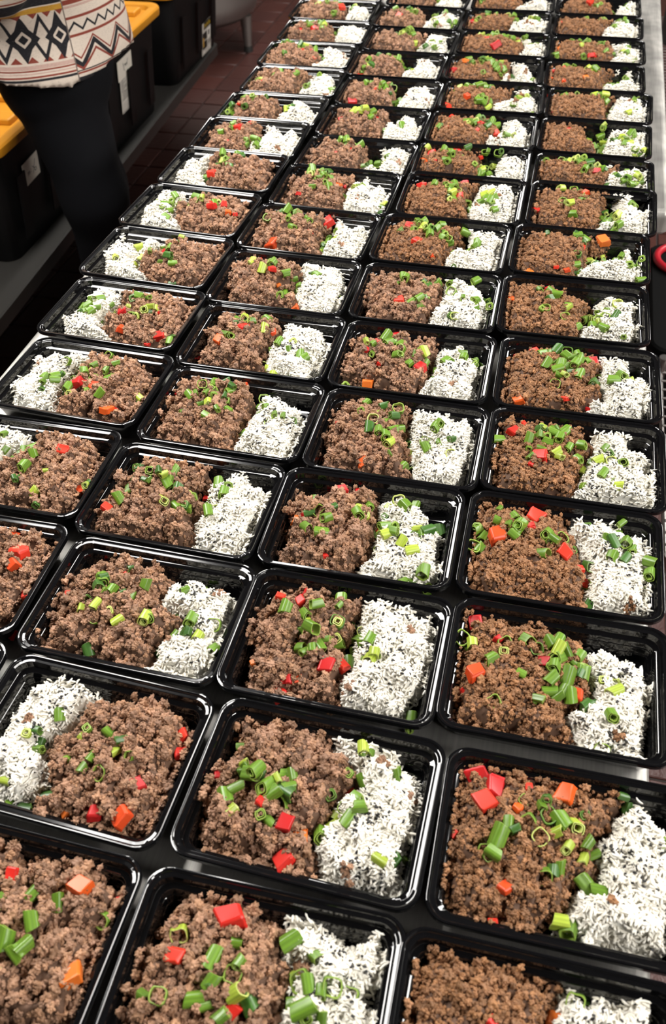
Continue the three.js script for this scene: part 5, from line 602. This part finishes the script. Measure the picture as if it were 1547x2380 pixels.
const person = thing('person', [-1.29, 0, -2.385], 70.7 * DEG); tag(person, 'person in a patterned knit cardigan and black trousers standing in the aisle beside totes', 'person');
const skin = std({ color: lin(0.42, 0.24, 0.16), roughness: 0.55 });
part('body', mergeGeometries([surfaceNet(bodyField, [-0.45, 0.02, -0.3], [0.35, 1.56, 0.42], 0.014), surfaceNet(headField, [hx - 0.11, hy - 0.19, hz - 0.13], [hx + 0.11, hy + 0.14, hz + 0.14], 0.005), surfaceNet(handField(J.wrL, 1), [J.wrL[0] - 0.07, J.wrL[1] - 0.07, J.wrL[2] - 0.08], [J.wrL[0] + 0.09, J.wrL[1] + 0.06, J.wrL[2] + 0.17], 0.004), surfaceNet(handField(J.wrR, -1), [J.wrR[0] - 0.09, J.wrR[1] - 0.07, J.wrR[2] - 0.08], [J.wrR[0] + 0.07, J.wrR[1] + 0.06, J.wrR[2] + 0.17], 0.004)]), skin, person);
part('hair', surfaceNet((x, y, z) => Math.max(joint([ball(hx, hy + 0.03, hz - 0.022, 0.086, 0.106, 0.1), ball(hx, hy - 0.06, hz - 0.07, 0.07, 0.1, 0.045)], 0.03)(x, y, z), -(ball(hx, hy - 0.03, hz + 0.1, 0.07, 0.1, 0.075)(x, y, z))), [hx - 0.12, hy - 0.2, hz - 0.16], [hx + 0.12, hy + 0.17, hz + 0.12], 0.007), std({ color: lin(0.02, 0.012, 0.008), roughness: 0.5 }), person);
const fold = (x, y, z) => 0.006 * noise(x * 9, y * 5, z * 9 + 3);
const trouserField = (x, y, z) => Math.max(joint([cone([-0.16, 0.84, 0], [-0.125, 0.5, 0.05], 0.115, 0.088), cone([-0.1, 0.84, -0.02], [-0.055, 0.5, -0.02], 0.108, 0.085), cone([-0.125, 0.5, 0.05], J.ankL, 0.088, 0.08), cone([-0.055, 0.5, -0.02], J.ankR, 0.085, 0.08), cone([-0.17, 0.9, 0], [-0.09, 0.9, 0], 0.118, 0.118)], 0.05)(x, y, z) + fold(x, y, z), 0.045 - y);
part('trousers', surfaceNet((x, y, z) => Math.min(trouserField(x, y, z), Math.max(bodyField(x, y, z) - 0.008, 0.5 - y, y - 0.96)), [-0.36, 0.01, -0.26], [0.26, 1.2, 0.26], 0.013), phys({ color: lin(0.004, 0.0042, 0.0055), roughness: 0.9, specularIntensity: 0.25 }), person);
for (const a of [J.ankL, J.ankR]) part('shoe', surfaceNet((x, y, z) => Math.max(joint([cone([a[0], 0.04, a[2] - 0.04], [a[0], 0.035, a[2] + 0.15], 0.042, 0.038), cone([a[0], 0.09, a[2] - 0.02], [a[0], 0.05, a[2] + 0.02], 0.045, 0.045)], 0.03)(x, y, z), -y), [a[0] - 0.08, -0.012, a[2] - 0.12], [a[0] + 0.08, 0.16, a[2] + 0.23], 0.009), std({ color: lin(0.012, 0.012, 0.013), roughness: 0.6 }), person);
// cardigan: pattern in metres, hem at the bottom of the picture
const HEM = 0.862, KNIT_H = 0.44, KNIT_W = 1.24;
const knit = canvasTexture(1984, 992, (c, W, H) => {
  const s = W / KNIT_W, X = (m) => m * s, Y = (m) => H - m * s, cream = '#cdbfb0', black = '#17161a', red = '#7d3527', mustard = '#b98a2c', pink = '#b99a8e';
  const band = (x0, x1, y0, y1, f) => { c.fillStyle = f; c.fillRect(X(x0), Y(y1), X(x1 - x0), X(y1 - y0)); };
  const zig = (x0, x1, y, amp, step, w, f, ph = 0) => { c.strokeStyle = f; c.lineWidth = X(w); c.lineJoin = 'miter'; c.beginPath(); let i = 0; for (let x = x0 - step * 2 + ph; x <= x1 + step * 2; x += step, i++) { const y2 = y + (i % 2 ? amp : -amp); i ? c.lineTo(X(x), Y(y2)) : c.moveTo(X(x), Y(y2)); } c.stroke(); };
  c.fillStyle = cream; c.fillRect(0, 0, W, H);
  const MID = KNIT_W / 2, clip = (x0, x1) => { c.save(); c.beginPath(); c.rect(X(x0), 0, X(x1 - x0), H); c.clip(); };
  clip(0, MID);                                            // one front panel
  band(0, MID, 0, 0.022, cream); band(0, MID, 0.022, 0.03, black); band(0, MID, 0.034, 0.04, red); band(0, MID, 0.046, 0.05, pink); band(0, MID, 0.055, 0.06, red); band(0, MID, 0.062, 0.075, pink);
  for (let x = 0; x < MID; x += 0.036) { c.fillStyle = red; c.beginPath(); c.moveTo(X(x), Y(0.082)); c.lineTo(X(x + 0.026), Y(0.082)); c.lineTo(X(x + 0.013), Y(0.102)); c.fill(); }
  for (let x = -0.055, k = 0; x < MID + 0.1; x += 0.09, k++) { const cx = X(x + 0.02), cy = Y(0.155), d = (r, f) => { c.fillStyle = f; c.beginPath(); c.moveTo(cx - X(r * 0.78), cy); c.lineTo(cx, cy - X(r)); c.lineTo(cx + X(r * 0.78), cy); c.lineTo(cx, cy + X(r)); c.fill(); };
    d(0.05, black); d(0.026, cream); d(0.015, black); }
  zig(0, MID, 0.155, 0.062, 0.045, 0.008, black, 0.01); zig(0, MID, 0.155, -0.062, 0.045, 0.008, black, 0.01);
  for (let x = 0.02; x < MID; x += 0.036) { c.fillStyle = red; c.beginPath(); c.moveTo(X(x), Y(0.23)); c.lineTo(X(x + 0.024), Y(0.23)); c.lineTo(X(x + 0.012), Y(0.214)); c.fill(); }
  band(0, MID, 0.23, 0.246, mustard); band(0, MID, 0.25, 0.285, black); band(0, MID, 0.289, 0.294, red); band(0, MID, 0.31, 0.33, mustard); band(0, MID, 0.333, 0.336, red); band(0, MID, 0.36, 0.366, black); band(0, MID, 0.4, 0.42, pink); c.restore();
  clip(MID, KNIT_W);                                       // the other front panel
  band(MID, KNIT_W, 0, 0.012, black); band(MID, KNIT_W, 0.015, 0.022, cream); band(MID, KNIT_W, 0.022, 0.028, red); band(MID, KNIT_W, 0.03, 0.034, black); band(MID, KNIT_W, 0.034, 0.05, cream);
  zig(MID, KNIT_W, 0.08, 0.034, 0.058, 0.013, black, 0.02); zig(MID, KNIT_W, 0.062, 0.026, 0.058, 0.007, red, 0.02); zig(MID, KNIT_W, 0.1, 0.03, 0.058, 0.005, red, 0.02);
  band(MID, KNIT_W, 0.138, 0.146, red); zig(MID, KNIT_W, 0.168, 0.012, 0.024, 0.0065, black); band(MID, KNIT_W, 0.192, 0.2, red); band(MID, KNIT_W, 0.225, 0.232, pink); band(MID, KNIT_W, 0.236, 0.25, red); band(MID, KNIT_W, 0.254, 0.258, black); band(MID, KNIT_W, 0.29, 0.31, pink); c.restore();
  band(0, KNIT_W, 0.44, 0.455, red); zig(0, KNIT_W, 0.485, 0.02, 0.05, 0.01, black); band(0, KNIT_W, 0.515, 0.53, mustard); band(0, KNIT_W, 0.55, 0.58, pink); zig(0, KNIT_W, 0.6, 0.01, 0.03, 0.006, red);
  c.fillStyle = '#6b5f57'; c.fillRect(X(MID) - 3, 0, 6, H);
  const r = rng(9); for (let k = 0; k < 26000; k++) { c.fillStyle = r() < 0.5 ? 'rgba(40,30,26,0.16)' : 'rgba(240,232,222,0.16)'; c.fillRect(r() * W, r() * H, 2 + r() * 7, 1.5); }
});

const cardiganField = (x, y, z) => {
  const flare = 1 + 0.12 * smooth(1.15, 0.86, y), t = [(x + 0.1) / flare, y, z / flare];
  let d = joint([cone([0, 0.8, 0.0], [0, 1.2, 0], 0.212, 0.19, 0.74), cone([0, 1.2, 0], [0, 1.4, -0.01], 0.18, 0.08, 0.75), cone([-0.165, 1.36, -0.01], [0.185, 1.36, -0.01], 0.075, 0.075)], 0.06)(...t);
  d = smin(d, joint([cone(J.shL, J.elL, 0.075, 0.062), cone(J.elL, [J.wrL[0], J.wrL[1], J.wrL[2] - 0.02], 0.062, 0.042), cone(J.shR, J.elR, 0.075, 0.062), cone(J.elR, [J.wrR[0], J.wrR[1], J.wrR[2] - 0.02], 0.062, 0.042)], 0.04)(x, y, z), 0.04);
  const hem = HEM + 0.012 * Math.sin(Math.atan2(x + 0.1, z) * 3) + (x > -0.2 ? 0.008 : 0);
  return Math.max(d + fold(x, y, z) * 0.9, hem - y, ball(J.neck[0], 1.5, 0.0, 0.055, 0.09, 0.06)(x, y, z) < 0 ? 0.01 : -1);
};
{
  let g = surfaceNet(cardiganField, [-0.46, 0.82, -0.3], [0.34, 1.52, 0.36], 0.0105).toNonIndexed(); const p = g.attributes.position, uv = new Float32Array(p.count * 2);
  for (let i = 0; i < p.count; i += 3) {
    const u = [0, 1, 2].map((k) => (Math.atan2(p.getX(i + k) + 0.1, p.getZ(i + k)) + 0.5) / (2 * Math.PI) + 0.5); const mx = Math.max(...u);
    u.forEach((q, k) => { if (mx - q > 0.5) q += 1; uv[(i + k) * 2] = q; uv[(i + k) * 2 + 1] = Math.max(0.001, (p.getY(i + k) - HEM) / KNIT_H); });
  }
  g.setAttribute('uv', new THREE.BufferAttribute(uv, 2)); part('cardigan', g, std({ map: knit, roughness: 0.95, bumpMap: speck, bumpScale: 0.0006 }), person);
}
scene.traverse((o) => { if (o.isMesh) { o.castShadow = true; o.receiveShadow = true; } });
renderer.render(scene, camera);
